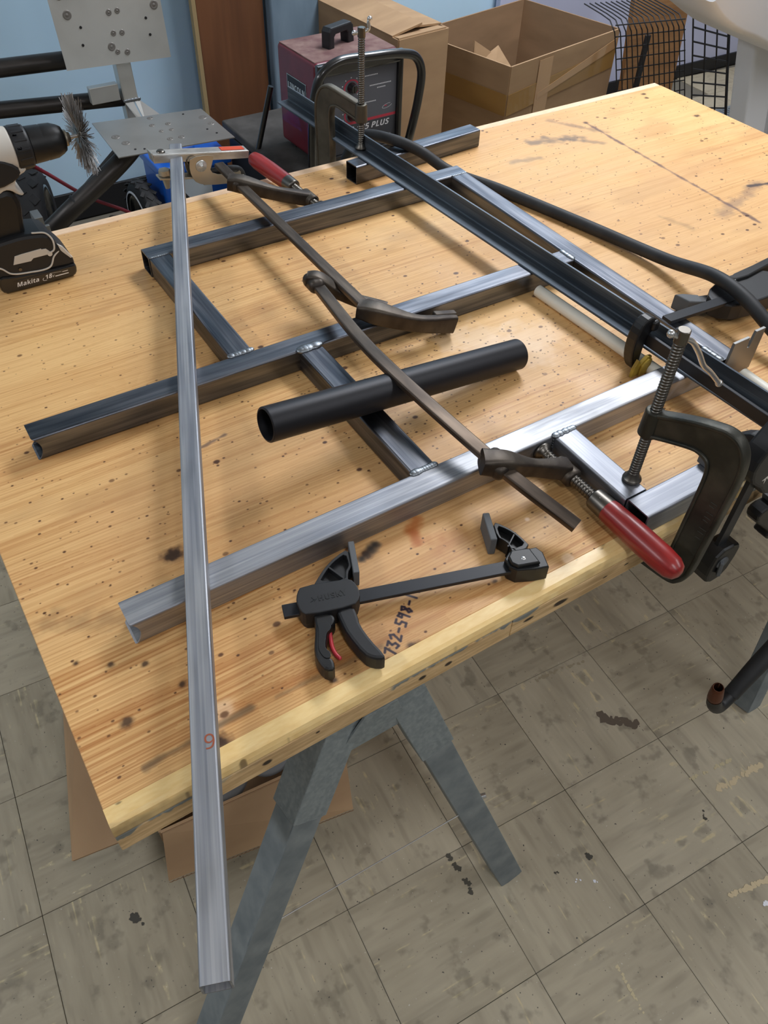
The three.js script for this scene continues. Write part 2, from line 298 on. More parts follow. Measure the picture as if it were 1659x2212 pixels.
{ const p0 = [0.338, 0.024], p1 = [0.418, 0.09], n = 10, L = Math.hypot(p1[0] - p0[0], p1[1] - p0[1]), ax = [(p1[0] - p0[0]) / L, (p1[1] - p0[1]) / L], up = [-ax[1], ax[0]], st = L / n, w = st * 0.78;
  [...'732-598-10'].forEach((ch, i) => GLYPH[ch].forEach(s => { for (let k = 0; k + 3 < s.length; k += 2) { const f = (x, y) => [p0[0] + ax[0] * (i * st + x * w) + up[0] * y * w * 1.25, p0[1] + ax[1] * (i * st + x * w) + up[1] * y * w * 1.25]; INK.push([...f(s[k], s[k + 1]), ...f(s[k + 2], s[k + 3])]); } })); }
const segDist = (x, y, a, b, c, d) => { const dx = c - a, dy = d - b, t = clamp(((x - a) * dx + (y - b) * dy) / (dx * dx + dy * dy)); return Math.hypot(x - a - t * dx, y - b - t * dy); };
function benchTop() {
  const w = 2048, h = 1256, px = BL / w, buf = new Float32Array(w * h * 3);
  const boardV = []; { let v = 0; while (v < BD) { boardV.push([v, rr(-1, 1), rr(0, 99), rr(150, 260)]); v += rr(0.035, 0.11); } boardV.push([9]); }
  for (let y = 0; y < h; y++) {
    const v = (y + 0.5) * px; let bi = 0; while (boardV[bi + 1][0] <= v) bi++; const [, tone, off, fr] = boardV[bi];
    for (let x = 0; x < w; x++) {
      const u = (x + 0.5) * px;
      const warp = fbm(u * 1.3, v * 6 + off, 3, 1) * 0.06 + (vn(u * 3, v * 25, 5) - 0.5) * 0.004;
      const ph = (v + warp) * fr; const fr1 = ph - Math.floor(ph);
      const lines = fbm(u * 1.6, (v + warp) * 210, 3, 31), fine = fbm(u * 2.5, (v + warp) * 620, 2, 33);
      const ring = Math.pow(fr1, 2.4) * 0.42 + smooth(0.46, 0.72, lines) * 0.42 + smooth(0.5, 0.75, fine) * 0.22;
      const fiber = fbm(u * 26, v * 1100, 2, 11), blot = fbm(u * 3, v * 9, 4, 17), patch = fbm(u * 6 + 9, v * 14, 3, 23);
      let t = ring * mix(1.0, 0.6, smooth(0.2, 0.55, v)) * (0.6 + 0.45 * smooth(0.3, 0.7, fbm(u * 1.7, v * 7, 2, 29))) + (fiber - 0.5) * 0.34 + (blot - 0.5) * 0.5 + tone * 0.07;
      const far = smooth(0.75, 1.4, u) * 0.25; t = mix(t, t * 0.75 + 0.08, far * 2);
      t = clamp(t + 0.04);
      let r = mix(234, 178, t), g = mix(190, 116, t), b = mix(128, 60, t);
      const dirt = smooth(0.6, 0.8, patch) * 0.2; r = mix(r, 148, dirt); g = mix(g, 106, dirt); b = mix(b, 66, dirt);
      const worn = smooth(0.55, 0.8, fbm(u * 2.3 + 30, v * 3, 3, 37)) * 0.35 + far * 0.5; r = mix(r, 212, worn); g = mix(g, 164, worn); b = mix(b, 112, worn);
      const i = (y * w + x) * 3; buf[i] = r; buf[i + 1] = g; buf[i + 2] = b;
    }
  }
  const blend = (x, y, a, c) => { if (x < 0 || y < 0 || x >= w || y >= h || a <= 0) return; const i = (y * w + x) * 3; for (let k = 0; k < 3; k++) buf[i + k] = mix(buf[i + k], c[k], a); };
  const area = (u, v, R, fn) => { const x0 = Math.floor((u - R) / px), x1 = Math.ceil((u + R) / px), y0 = Math.floor((v - R) / px), y1 = Math.ceil((v + R) / px); for (let y = y0; y <= y1; y++) for (let x = x0; x <= x1; x++) fn(x, y, (x + 0.5) * px, (y + 0.5) * px); };
  for (const [u, v, R, a] of PALES) area(u, v, R * 1.6, (x, y, a1, b1) => { const d = Math.hypot((a1 - u) * 0.8, b1 - v) / R + (fbm(a1 * 40, b1 * 40, 3, 41) - 0.5) * 1.2; blend(x, y, a * (1 - smooth(0.4, 1, d)), [244, 216, 186]); });
  for (const [a, b, c, d, wd, st, col] of SMEARS) { const cu = (a + c) / 2, cv = (b + d) / 2, R = Math.hypot(c - a, d - b) / 2 + wd * 2; area(cu, cv, R, (x, y, u, v) => { const q = segDist(u, v, a, b, c, d) / wd + (fbm(u * 60, v * 60, 3, 43) - 0.5) * 1.4; blend(x, y, st * (1 - smooth(-0.1, 1.15, q)), col); }); }
  for (const [u, v, R, a] of SPECKS) area(u, v, R * 1.5, (x, y, a1, b1) => { const d = Math.hypot((a1 - u) * 0.75, b1 - v) / R; blend(x, y, a * (1 - smooth(0.6, 1.2, d)), [70, 38, 18]); });
  for (const [u, v, R, a] of KNOTS) area(u, v, R * 2, (x, y, a1, b1) => { const d = Math.hypot((a1 - u) * 0.85, b1 - v) / R + (fbm(a1 * 150, b1 * 150, 3, 47) - 0.5) * 0.9; blend(x, y, a * (1 - smooth(0.35, 1, d)) * 0.95, [44, 30, 22]); blend(x, y, a * 0.4 * (1 - smooth(0.7, 1.5, d)), [92, 62, 36]); });
  for (const [a, b, c, d] of INK) area((a + c) / 2, (b + d) / 2, Math.hypot(c - a, d - b) / 2 + 0.004, (x, y, u, v) => blend(x, y, 0.92 * (1 - smooth(0.0009, 0.0019, segDist(u, v, a, b, c, d))), [36, 24, 40]));
  const t = dataTex(w, h, (x, y, c) => { const i = (y * w + x) * 3; c[0] = buf[i]; c[1] = buf[i + 1]; c[2] = buf[i + 2]; });
  t.wrapS = t.wrapT = THREE.ClampToEdgeWrapping; return t;
}
M.top = phys({ map: benchTop(), roughness: 0.66, roughnessMap: rep(noiseTex([170, 170, 170], [240, 240, 240], 8, 8, 301, 256, 256, false), 3, 3), clearcoat: 0.05, clearcoatRoughness: 0.35 });
function stripTex(a, b, dirt, s) { // a worn solid-wood edging, u along it; the dirt lies along the outer edge (v = 0)
  return dataTex(2048, 48, (x, y, c) => { const u = x / 2048, v = y / 48; const g = fbm(u * 160, v * 10, 4, s) * 0.6 + fbm(u * 24, v * 3, 3, s + 2) * 0.4; const e = (1 - smooth(0.04, 0.34, v + (fbm(u * 90, v * 3, 3, s + 3) - 0.35) * 0.55)) * dirt * smooth(0.3, 0.55, fbm(u * 9, 3, 3, s + 5)); const kn = smooth(0.78, 0.84, fbm(u * 60, v * 2.2, 3, s + 7)) * 0.9 * dirt; for (let i = 0; i < 3; i++) c[i] = mix(mix(a[i], b[i], clamp((g - 0.5) * 2 + 0.5)), [74, 56, 34][i], clamp(e * 0.45 + kn * 0.6)); });
}
M.edgeStrip = phys({ map: stripTex([250, 220, 158], [238, 200, 132], 1, 311), roughness: 0.42, clearcoat: 0.35, clearcoatRoughness: 0.2 });
M.backStrip = std({ map: stripTex([240, 210, 178], [226, 190, 152], 0.15, 321), roughness: 0.6 });
// front boards: nail holes, knots and a line of blue paint at the top edge
function fasciaTex(s, holes) {
  return dataTex(1024, 96, (x, y, c) => { const u = x / 1024, v = y / 96; const g = fbm(u * 14, v * 9, 4, s), f = fbm(u * 80, v * 50, 2, s + 1); const t = clamp((g - 0.5) * 1.8 + (f - 0.5) * 0.5 + 0.5); let q = [mix(222, 186, t), mix(190, 152, t), mix(142, 106, t)]; const p = smooth(0.84, 0.93, v + (fbm(u * 40, 1, 3, s + 4) - 0.5) * 0.4) * smooth(0.42, 0.55, fbm(u * 7, 2, 2, s + 6)); q = [mix(q[0], 90, p * 0.75), mix(q[1], 106, p * 0.75), mix(q[2], 116, p * 0.75)]; for (const [hu, hv, r] of holes) { const d = Math.hypot((u - hu) * 10.7, v - hv) / r; if (d < 1.3) { const a = 1 - smooth(0.6, 1.2, d); q = [mix(q[0], 48, a), mix(q[1], 36, a), mix(q[2], 24, a)]; } } c[0] = q[0]; c[1] = q[1]; c[2] = q[2]; });
}

// ---- vinyl floor tiles: streaks along u
function tileTex(s, tint) {
  return dataTex(320, 320, (x, y, c) => {
    const u = x / 320, v = y / 320; const g = fbm(u * 2.5, v * 22, 4, s), b = fbm(u * 3, v * 4, 3, s + 5), k = fbm(u * 5, v * 40, 3, s + 9), d = fbm(u * 9, v * 9, 4, s + 13), sp = fbm(u * 60, v * 60, 2, s + 17);
    let q = [mix(176, 160, b) + (g - 0.5) * 20 + tint, mix(166, 150, b) + (g - 0.5) * 20 + tint, mix(144, 128, b) + (g - 0.5) * 18 + tint];
    const y1 = smooth(0.66, 0.8, fbm(u * 2.6, v * 34, 3, s + 9)) * smooth(0.5, 0.66, d) * 0.85; q = [mix(q[0], 205, y1), mix(q[1], 190, y1), mix(q[2], 150, y1)];
    const dk = smooth(0.62, 0.85, d) * 0.26 + smooth(0.6, 0.75, fbm(u * 2.2 + s, v * 14, 3, s + 21)) * 0.1; q = [mix(q[0], 66, dk), mix(q[1], 62, dk), mix(q[2], 52, dk)];
    const dot = smooth(0.885, 0.93, sp); q = q.map(m => mix(m, 42, dot)); const wh = 1 - smooth(0.055, 0.09, sp); q = q.map(m => mix(m, 225, wh * 0.7));
    const e = Math.min(u, v, 1 - u, 1 - v); const ed = 1 - smooth(0.0, 0.01, e); q = q.map(m => mix(m, 96, ed * 0.2)); for (let i = 0; i < 3; i++) c[i] = q[i];
  });
}
const TILE_M = [0, 1, 2, 3, 4].map(i => std({ map: tileTex(400 + i * 31, [0, 6, -6, 3, -3][i]), roughness: 0.55 }));

// ================================================================ the setting
const RX0 = -3, RX1 = 5.6, RZ0 = -2.55, RZ1 = 3;
const floor = structure('floor', metreUV(new THREE.BoxGeometry(RX1 - RX0, 0.1, RZ1 - RZ0).translate((RX0 + RX1) / 2, -0.0545, (RZ0 + RZ1) / 2)), std({ color: 0x6b665b, roughness: 0.9 }));
{ // tiles of 229 mm, turned 94 degrees from the bench
  const TS = 0.2286, a = 1.64512, cu = Math.cos(a), su = Math.sin(a), o = [0.7093, 0.0372];
  const geos = [0, 1, 2].map(k => { const g = new RoundedBoxGeometry(TS - 0.0007, 0.0044, TS - 0.0007, 1, 0.0005 + k * 0.0002).translate(0, -0.0022, 0); const f = metreUV(g), uv = f.attributes.uv; for (let i = 0; i < uv.count; i++) uv.setXY(i, uv.getX(i) / TS + 0.5, uv.getY(i) / TS + 0.5); return f; });
  camera.updateMatrixWorld(); camera.updateProjectionMatrix();
  const seen = [], rest = [];
  for (let i = -26; i <= 26; i++) for (let j = -26; j <= 26; j++) {
    const x = o[0] + TS * ((i + 0.5) * cu - (j + 0.5) * su), z = o[1] + TS * ((i + 0.5) * su + (j + 0.5) * cu);
    if (x < RX0 + 0.17 || x > RX1 - 0.17 || z < RZ0 + 0.17 || z > RZ1 - 0.17) continue;
    const front = z > 0.3789 + 0.2 ? 9 : 0, p = V(x, 0, z).project(camera);
    const vis = !front && Math.abs(p.x) < 1.15 && Math.abs(p.y) < 1.15 && p.z < 1 && z > -1.1 && Math.hypot(x, z) < 2.2;
    (vis ? seen : rest).push([x, z, (i + j) & 1]);
  }
  const place = (x, z, odd) => { const m = M4().makeRotationY(-a + (odd ? Math.PI / 2 : 0) + (rnd() < 0.5 ? Math.PI : 0)); return m.multiply(M4().makeRotationX(rr(-0.0016, 0.0016))).setPosition(x, rr(-0.0003, 0.0003), z); };
  for (const t of seen) { const m = mesh(geos[Math.floor(rnd() * 3)], TILE_M[Math.floor(rnd() * 5)]); m.name = 'floor_tile'; m.applyMatrix4(place(...t)); floor.add(m); }
  const far = mesh(mergeGeometries(rest.map(t => geos[0].clone().applyMatrix4(place(...t)))), TILE_M[0]); far.name = 'floor_tile'; far.userData.kind = 'stuff'; floor.add(far);
}
{ // marks on the floor: each a thin film with a ragged outline
  const patch = (pts, n, spread, r) => { const out = []; for (let i = 0; i < n; i++) { const f = rnd() * (pts.length - 1), k = Math.min(pts.length - 2, Math.floor(f)), e = f - k, cx = mix(pts[k][0], pts[k + 1][0], e) + rr(-spread, spread), cz = mix(pts[k][1], pts[k + 1][1], e) + rr(-spread, spread), R = r * rr(0.4, 1.2), m = 9, P = []; for (let j = 0; j < m; j++) { const an = j / m * 6.283, q = R * rr(0.6, 1.15); P.push([cx + Math.cos(an) * q, cz + Math.sin(an) * q]); } out.push(plate(P, 0.0006, 0.0006 + rr(0.0001, 0.0003), 'xz', 0)); } return merge(out); };
  const film = (name, g, color) => part(floor, name, g, std({ color, roughness: 0.75 }));
  film('brown_stain', patch([[0.869, -0.042], [0.885, -0.02], [0.905, -0.01], [0.918, 0.008]], 22, 0.007, 0.0085), 0x5f5346);
  film('skid_mark', patch([[0.45, 0.02], [0.453, 0.06], [0.45, 0.098]], 24, 0.004, 0.005), 0x4e4a40);
  film('pale_scuff', patch([[0.945, 0.189], [1.0, 0.193], [1.07, 0.2]], 36, 0.004, 0.006), 0xc9b896);
  film('pale_scuff', patch([[0.927, 0.148], [1.029, 0.162]], 34, 0.002, 0.0035), 0xbdb18f);
  film('pale_scuff', patch([[0.831, 0.335], [0.915, 0.351]], 34, 0.003, 0.005), 0xcab997);
  film('pale_scuff', patch([[0.815, -0.176], [0.937, -0.159]], 36, 0.003, 0.0035), 0x9a9078);
  film('pale_scuff', patch([[0.585, 0.31], [0.573, 0.383]], 30, 0.0015, 0.0028), 0xc4b795);
  film('dark_spot', merge([patch([[0.661, 0.148], [0.666, 0.158]], 8, 0.004, 0.004), patch([[0.595, 0.143], [0.6, 0.147]], 3, 0.003, 0.003), patch([[-0.06, -0.18], [-0.05, -0.16]], 9, 0.004, 0.007), patch([[0.02, -0.06], [0.03, 0.02]], 10, 0.01, 0.004), patch([[0.905, 0.2], [0.89, 0.225]], 6, 0.002, 0.0025)]), 0x45423a);
  film('paint_drip', merge([patch([[0.606, 0.172], [0.628, 0.176]], 4, 0.003, 0.003), patch([[0.642, 0.187], [0.648, 0.196]], 4, 0.002, 0.0032), patch([[0.86, 0.37], [0.88, 0.38]], 4, 0.002, 0.004)]), 0xe4e6ee);
}
structure('wall_back', metreUV(new THREE.BoxGeometry(RX1 - RX0 + 0.4, CEIL + 0.2, 0.2).translate((RX0 + RX1) / 2, CEIL / 2, RZ0 - 0.1)), M.wallBlue);
structure('wall_front', metreUV(new THREE.BoxGeometry(RX1 - RX0 + 0.4, CEIL + 0.2, 0.2).translate((RX0 + RX1) / 2, CEIL / 2, RZ1 + 0.1)), M.wallWhite);
structure('wall_left', metreUV(new THREE.BoxGeometry(0.2, CEIL + 0.2, RZ1 - RZ0).translate(RX0 - 0.1, CEIL / 2, (RZ0 + RZ1) / 2)), M.wallWhite);
structure('wall_right', metreUV(new THREE.BoxGeometry(0.2, CEIL + 0.2, RZ1 - RZ0).translate(RX1 + 0.1, CEIL / 2, (RZ0 + RZ1) / 2)), M.wallWhite);
structure('ceiling', metreUV(new THREE.BoxGeometry(RX1 - RX0 + 0.4, 0.1, RZ1 - RZ0 + 0.4).translate((RX0 + RX1) / 2, CEIL + 0.05, (RZ0 + RZ1) / 2)), M.ceiling);
structure('baseboard_back', box(RX0, 0, RZ0, RX1, 0.1, RZ0 + 0.012, 0.003), M.dark);
LAMPS.forEach(([x, z, len, power, LAMP_W], i) => {
  const where = ['short ceiling light high over the right rear of the workbench', 'long ceiling light on the right, in front of the workbench', 'ceiling light just behind the camera', 'long ceiling light left of the workbench', 'short ceiling light far behind on the left'][i];
  const t = thing('ceiling_light', 'white fluorescent ' + where, 'lamp', [x, CEIL, z]);
  part(t, 'housing', [box(x - LAMP_W / 2 - 0.03, CEIL - 0.07, z - len / 2 - 0.03, x + LAMP_W / 2 + 0.03, CEIL, z + len / 2 + 0.03, 0.006)], M.machine);
  part(t, 'diffuser', box(x - LAMP_W / 2, CEIL - 0.082, z - len / 2, x + LAMP_W / 2, CEIL - 0.068, z + len / 2, 0.004), M.lampGlow);
  const l = new THREE.RectAreaLight(LAMP_COLOR, power, LAMP_W, len); l.rotation.x = -Math.PI / 2; l.position.set(0, -0.086, 0); t.add(l);
});

// ================================================================ the workbench
{
  const t = thing('workbench', 'large pine workbench with a yellowed worn front edge and dark burn specks', 'workbench', [BL / 2, 0.61, -BD / 2]);
  const ES = 0.025, BS = 0.022, TH = 0.019;
  const top = box(0, TOP - TH, -BD + BS, BL, TOP, -ES, 0.0015);
  { const p = top.attributes.position, uv = top.attributes.uv, n = top.attributes.normal; for (let i = 0; i < p.count; i++) if (Math.abs(n.getY(i)) > 0.3) uv.setXY(i, p.getX(i) / BL, -p.getZ(i) / BD); else uv.setXY(i, clamp(p.getX(i) / BL + p.getY(i) * 0.2), clamp(-p.getZ(i) / BD + (p.getY(i) - TOP) * 0.2)); }
  part(t, 'board', top, M.top);
  // the edging is rounded over by wear: its section runs from the board down to the paint line
  const edge = (() => { const s = [[0, 0], [0, -TH], [ES - 0.0015, -TH], [ES + 0.0004, -0.013], [ES - 0.001, -0.0065], [ES - 0.004, -0.0018], [ES - 0.009, 0]]; const g = plate(s.map(([a, b]) => [-ES + a, TOP + b]), 0, BL, 'zy', 0); const p = g.attributes.position, uv = g.attributes.uv; for (let i = 0; i < p.count; i++) uv.setXY(i, p.getX(i) / BL, clamp(-p.getZ(i) / ES * 0.9 + (p.getY(i) - TOP) * 14 + 0.06, 0.01, 0.99)); return g; })();
  part(t, 'front_edging', edge, M.edgeStrip, 'yellowed front edging with dark worn spots');
  const bs = box(0, TOP - TH, -BD, BL, TOP, -BD + BS - 0.0005, 0.003); { const p = bs.attributes.position, uv = bs.attributes.uv; for (let i = 0; i < p.count; i++) uv.setXY(i, p.getX(i) / BL, clamp((p.getZ(i) + BD) / BS, 0.02, 0.98)); }
  part(t, 'back_edging', bs, M.backStrip, 'pale bare wood strip along the back');
  const fas = (x0, x1, tex) => { const g = box(x0, 0.634, -0.021, x1, TOP - TH - 0.0004, -0.0006, 0.0012), p = g.attributes.position, uv = g.attributes.uv; for (let i = 0; i < p.count; i++) uv.setXY(i, clamp((p.getX(i) - x0) / (x1 - x0), 0.002, 0.998), clamp((p.getY(i) - 0.634) / (TOP - TH - 0.634), 0.02, 0.98)); part(t, 'front_board', g, std({ map: tex, roughness: 0.65 })); };
  fas(0, 0.4925, fasciaTex(331, [[0.33, 0.55, 0.13], [0.455, 0.72, 0.06], [0.735, 0.5, 0.12], [0.81, 0.48, 0.12]]));
  fas(0.4932, 1.4, fasciaTex(341, [[0.03, 0.5, 0.1], [0.088, 0.42, 0.14], [0.084, 0.5, 0.1], [0.17, 0.5, 0.05], [0.21, 0.6, 0.05]]));
  fas(1.4007, BL, fasciaTex(351, []));
  part(t, 'end_board', box(0.0006, 0.634, -BD + 0.02, 0.0196, TOP - TH, -0.0215, 0.001, 'z'), M.backStrip);
  part(t, 'end_board', box(BL - 0.02, 0.634, -BD + 0.02, BL - 0.001, TOP - TH, -0.0215, 0.001, 'z'), M.backStrip);
  part(t, 'back_board', box(0, 0.634, -BD, BL, TOP - TH, -BD + 0.0195, 0.001), M.backStrip);
  for (const x of [0.6, 1.0, 1.25]) part(t, 'cross_brace', box(x - 0.019, 0.634, -BD + 0.02, x + 0.019, TOP - TH, -0.0215, 0.001, 'z'), M.backStrip);
}
// steel sawhorses: a beam across the bench, folded legs in sockets
function sawhorse(cx, tops, feet, label, detailed) {
  const t = thing('sawhorse', label, 'sawhorse', [cx, 0, -0.55]);
  part(t, 'beam', [box(cx - 0.03, 0.585, -1.1, cx + 0.03, 0.6335, -0.022, 0.006, 'z')], M.saw);
  for (const end of [0, 1]) {
    const z0 = end ? -1.1 : -0.018, z1 = end ? -1.2 : 0.111, sg = end ? -1 : 1, mids = [];
    [-1, 1].forEach((s, i) => {
      const A = V(tops[i], 0.6325, z0), B = V(feet[i], 0.002, z1);
      // folded L section: one flange faces out, the other faces sideways
      const d = B.clone().sub(A).normalize(), side = V(0, 0, sg).cross(d).normalize().multiplyScalar(-s * sg), out = d.clone().cross(side).normalize(); if (out.z * sg < 0) out.negate();
      const w = 0.044, lt = 0.0035;
      const fl = (P, Q, u, v, a, b) => { const g = new RoundedBoxGeometry(a, b, P.distanceTo(Q), 2, 0.0015); const m = M4().makeBasis(u, v, u.clone().cross(v)); m.setPosition(P.clone().add(Q).multiplyScalar(0.5)); return metreUV(g, 'z').applyMatrix4(m); };
      const us = side.clone().multiplyScalar(-s);   // towards +x on both legs: the second flange sits on the left edge
      const legShape = (P, Q, ww, th) => merge([fl(P, Q, us, out, ww, th), fl(P.clone().addScaledVector(us, -ww / 2 + th / 2).addScaledVector(out, -ww * 0.45), Q.clone().addScaledVector(us, -ww / 2 + th / 2).addScaledVector(out, -ww * 0.45), us, out, th, ww * 0.9), fl(Q.clone().addScaledVector(d, -0.001), Q.clone().addScaledVector(d, 0.0005), us, out, ww * 0.8, th)]);
      const leg = part(t, 'leg', legShape(A.clone().addScaledVector(d, 0.03), B, w, lt), M.saw);
      const mid = A.clone().addScaledVector(d, 0.17).addScaledVector(out, 0.0022);
      part(t, 'socket', legShape(A.clone().addScaledVector(out, 0.0022), mid, w + 0.007, lt + 0.0006), M.sawRough);
      if (detailed && !end && s > 0) { const Rv = A.clone().addScaledVector(d, 0.36).addScaledVector(us, 0.018); part(leg, 'bolt', [rod(Rv.clone().addScaledVector(out, -0.004), Rv.clone().addScaledVector(us, 0.011), 0.0045, 0.004, 6)], M.chrome); }
      mids.push(A.clone().addScaledVector(d, 0.36).addScaledVector(us, -s * 0.015));
    });
    // gusset between the two sockets
    const zg = z0 + sg * 0.012;
    part(t, 'gusset', plate([[tops[0] + 0.012, 0.622], [tops[1] - 0.01, 0.622], [tops[1] + 0.008, 0.56], [tops[0] - 0.03, 0.56]], zg - 0.0015, zg + 0.0015, 'xy', 0.0006), M.sawRough);
    part(t, 'spreader_wire', rod(mids[0], mids[1], 0.0009, 0.0009, 8), M.chrome);
  }
  return t;
}
sawhorse(0.29, [0.275, 0.342], [-0.06, 0.522], 'grey steel sawhorse with splayed legs under the left half of the workbench', true);
sawhorse(1.36, [1.318, 1.402], [1.15, 1.6], 'grey steel sawhorse under the right half of the workbench, its leg beside the welding gun', false);

// ================================================================ steel on the bench
{ // the welded frame
  const t = thing('welded_frame', 'welded frame of square steel tubes lying on the workbench, its open left ends notched', 'frame', [0.57, TOP, -0.55]);
  const c = TOP + S / 2, wl = 0.0021;
  const cope = (g, x, z) => { const ev = new Evaluator(); ev.useGroups = false; const a = new Brush(flat(g)); const cy = new THREE.CylinderGeometry(0.0241, 0.0241, 0.12, 40); cy.rotateX(Math.PI / 2); cy.translate(x - 0.0135, c, z); const b = new Brush(flat(cy)); a.updateMatrixWorld(); b.updateMatrixWorld(); return ev.evaluate(a, b, SUBTRACTION).geometry; };
  part(t, 'rail', tube4(V(0.394, c, -0.925), V(1.081, c, -0.925), S, S, wl), M.mill);
  part(t, 'rail', cope(tube4(V(0.088, c, -0.5615), V(1.0425, c, -0.5495), S, S, wl), 0.088, -0.5615), M.mill);
  part(t, 'rail', cope(tube4(V(0.094, c, -0.2075), V(1.0425, c, -0.207), S, S, wl), 0.094, -0.2075), M.bright);
  part(t, 'rail', tube4(V(1.062, c, -0.9055), V(1.062, c, -0.188), S, S, wl), M.mill);
  part(t, 'cross_member', tube4(V(0.4145, c, -0.9055), V(0.4145, c, -0.5775), S, S, wl), M.mill);
  part(t, 'cross_member', tube4(V(0.5125, c, -0.5375), V(0.5125, c, -0.2268), S, S, wl), M.mill);
  part(t, 'cross_member', tube4(V(0.723, c, -0.1882), V(0.723, c, -0.0475), S, S, wl), M.ground, 'freshly ground short cross member');
  const y = RT + 0.0002;
  const W = (x0, z0, x1, z1, r, n) => part(t, 'weld_bead', weld(V(x0, y, z0), V(x1, y, z1), r, n), M.weld);
  W(0.397, -0.9055, 0.431, -0.9055, 0.0032, 9); W(0.397, -0.578, 0.432, -0.5785, 0.0055, 9); W(0.497, -0.538, 0.528, -0.538, 0.0085, 7); W(0.495, -0.2265, 0.53, -0.2265, 0.0055, 9);
  W(0.706, -0.188, 0.74, -0.188, 0.0052, 10); W(1.043, -0.563, 1.043, -0.536, 0.0055, 8); W(1.043, -0.224, 1.043, -0.192, 0.005, 10); W(1.044, -0.906, 1.079, -0.906, 0.0022, 9);
  part(t, 'weld_bead', weld(V(0.703, RT, -0.1875), V(0.703, TOP + 0.002, -0.1875), 0.0025, 8, V(1, 0, 0)), M.weld);
  // notched tab on the end of the right rail
  part(t, 'notched_tab', plate([[1.047, TOP + 0.002], [1.115, TOP + 0.002], [1.115, 0.762], [1.094, 0.762], [1.091, 0.735], [1.086, 0.735], [1.083, 0.755], [1.049, 0.755]], -0.1868, -0.1818, 'xy', 0.0007), M.cut, 'upright steel tab with a slot cut into its top edge');
}
// tube ends: [from, to, size]
single('short_square_tube', 'short square steel tube lying along the back edge of the workbench under the angle iron', 'steel tube', tube4(V(0.893, TOP + S / 2, -1.055), V(1.2325, TOP + S / 2, -1.082), S, S, 0.0021), M.mill, [1.06, TOP, -1.068]);
single('short_square_tube', 'short shiny square steel tube at the front edge of the workbench under the near clamp', 'steel tube', tube4(V(0.707, TOP + S / 2, -0.0275), V(0.93, TOP + S / 2, -0.0275), S, S, 0.0021), M.ground, [0.82, TOP, -0.027]);
single('long_square_tube', 'long slim square steel tube laid slantwise over the frame, jutting out past the front edge', 'steel tube', tube4(V(0.5945, RT + 0.0128, -1.262), V(0.0318, RT + 0.0128, 0.187), 0.0254, 0.0254, 0.0018, 0.003), M.bright, [0.31, RT, -0.54]);
{ // rust-red paint mark on the near part of the long tube
  const t = scene.children.find(o => o.name === 'long_square_tube');
  const f = await new FontLoader().loadAsync('fonts/droid/droid_sans_regular.typeface.json');
  const g = new TextGeometry('9', { font: f, size: 0.0155, depth: 0.0003, curveSegments: 4 }); g.computeBoundingBox(); g.translate(-0.004, -0.008, 0); g.rotateX(-Math.PI / 2); g.rotateY(-0.36);
  const A = V(0.5945, RT + 0.0128, -1.262), B = V(0.0318, RT + 0.0128, 0.187), P = A.clone().lerp(B, 0.868);
  part(t, 'paint_mark', g.translate(P.x + 0.004, RT + 0.0254, P.z), std({ color: 0x9a5238, roughness: 0.8 }), 'rust-red painted mark');
}
{ // angle iron
  const A = V(0.9045, RT + 0.0002, -1.412), B = V(0.9823, RT + 0.0002, 0.2), w = 0.032, th = 0.0034;
  const s = new THREE.Shape(); s.moveTo(0, 0); s.lineTo(w, 0); s.lineTo(w, w); s.lineTo(w - th, w); s.lineTo(w - th, th + 0.003); s.quadraticCurveTo(w - th, th, w - th - 0.003, th); s.lineTo(0.001, th); s.lineTo(0, th - 0.001); s.lineTo(0, 0);
  const L = A.distanceTo(B); let g = new THREE.ExtrudeGeometry(s, { depth: L, bevelEnabled: false, curveSegments: 4 }); g = metreUV(g, 'z');
  const z = B.clone().sub(A).normalize(), x = V(0, 1, 0).cross(z).normalize(); g.applyMatrix4(M4().makeBasis(x, z.clone().cross(x), z).setPosition(A));
  single('angle_iron', 'long dark steel angle iron lying across the tubes from the back edge to the front', 'angle iron', g, M.scale, [0.94, RT, -0.6]);
}
{ // black pipe, hollow
  const A = V(0.3495, 0.7745, -0.356), B = V(0.7925, 0.7093, -0.3755), L = A.distanceTo(B), R = 0.0241;
  single('round_pipe', 'short black round steel pipe leaning over the frame, open end towards the left', 'pipe', lathe(A, B, [[0, R - 0.0028], [0.0006, R - 0.0006], [0.0016, R], [L - 0.0016, R], [L - 0.0006, R - 0.0006], [L, R - 0.0028], [L, R - 0.003], [0, R - 0.003], [0, R - 0.0028]], 48), M.pipe, [0.57, TOP, -0.37]);
}
function plasticPipe(A, B, R, label, base) { const L = A.distanceTo(B); single('plastic_pipe', label, 'pipe', lathe(A, B, [[0, R - 0.003], [0, R - 0.001], [0.001, R], [L - 0.001, R], [L, R - 0.001], [L, R - 0.003], [0, R - 0.003]], 32), M.white, base); }
plasticPipe(V(0.954, TOP + 0.0108, -0.517), V(0.9665, TOP + 0.0108, -0.235), 0.0107, 'white plastic pipe lying on the workbench along the left underside of the angle iron', [0.96, TOP, -0.38]);
plasticPipe(V(1.076, TOP + 0.0118, -0.168), V(1.072, TOP + 0.0118, 0.0), 0.0117, 'white plastic pipe at the right edge of the picture, beyond the angle iron', [1.07, TOP, -0.08]);

// ================================================================ clamps
const FONT = await new FontLoader().loadAsync('fonts/droid/droid_sans_bold.typeface.json');
function raised(str, size, depth) { const g = new TextGeometry(str, { font: FONT, size, depth, curveSegments: 3 }); g.computeBoundingBox(); const b = g.boundingBox; g.translate(-(b.min.x + b.max.x) / 2, -(b.min.y + b.max.y) / 2, 0); return g; }
const centred = (pts, z) => pts.map(([x, y]) => [x, y, z]);

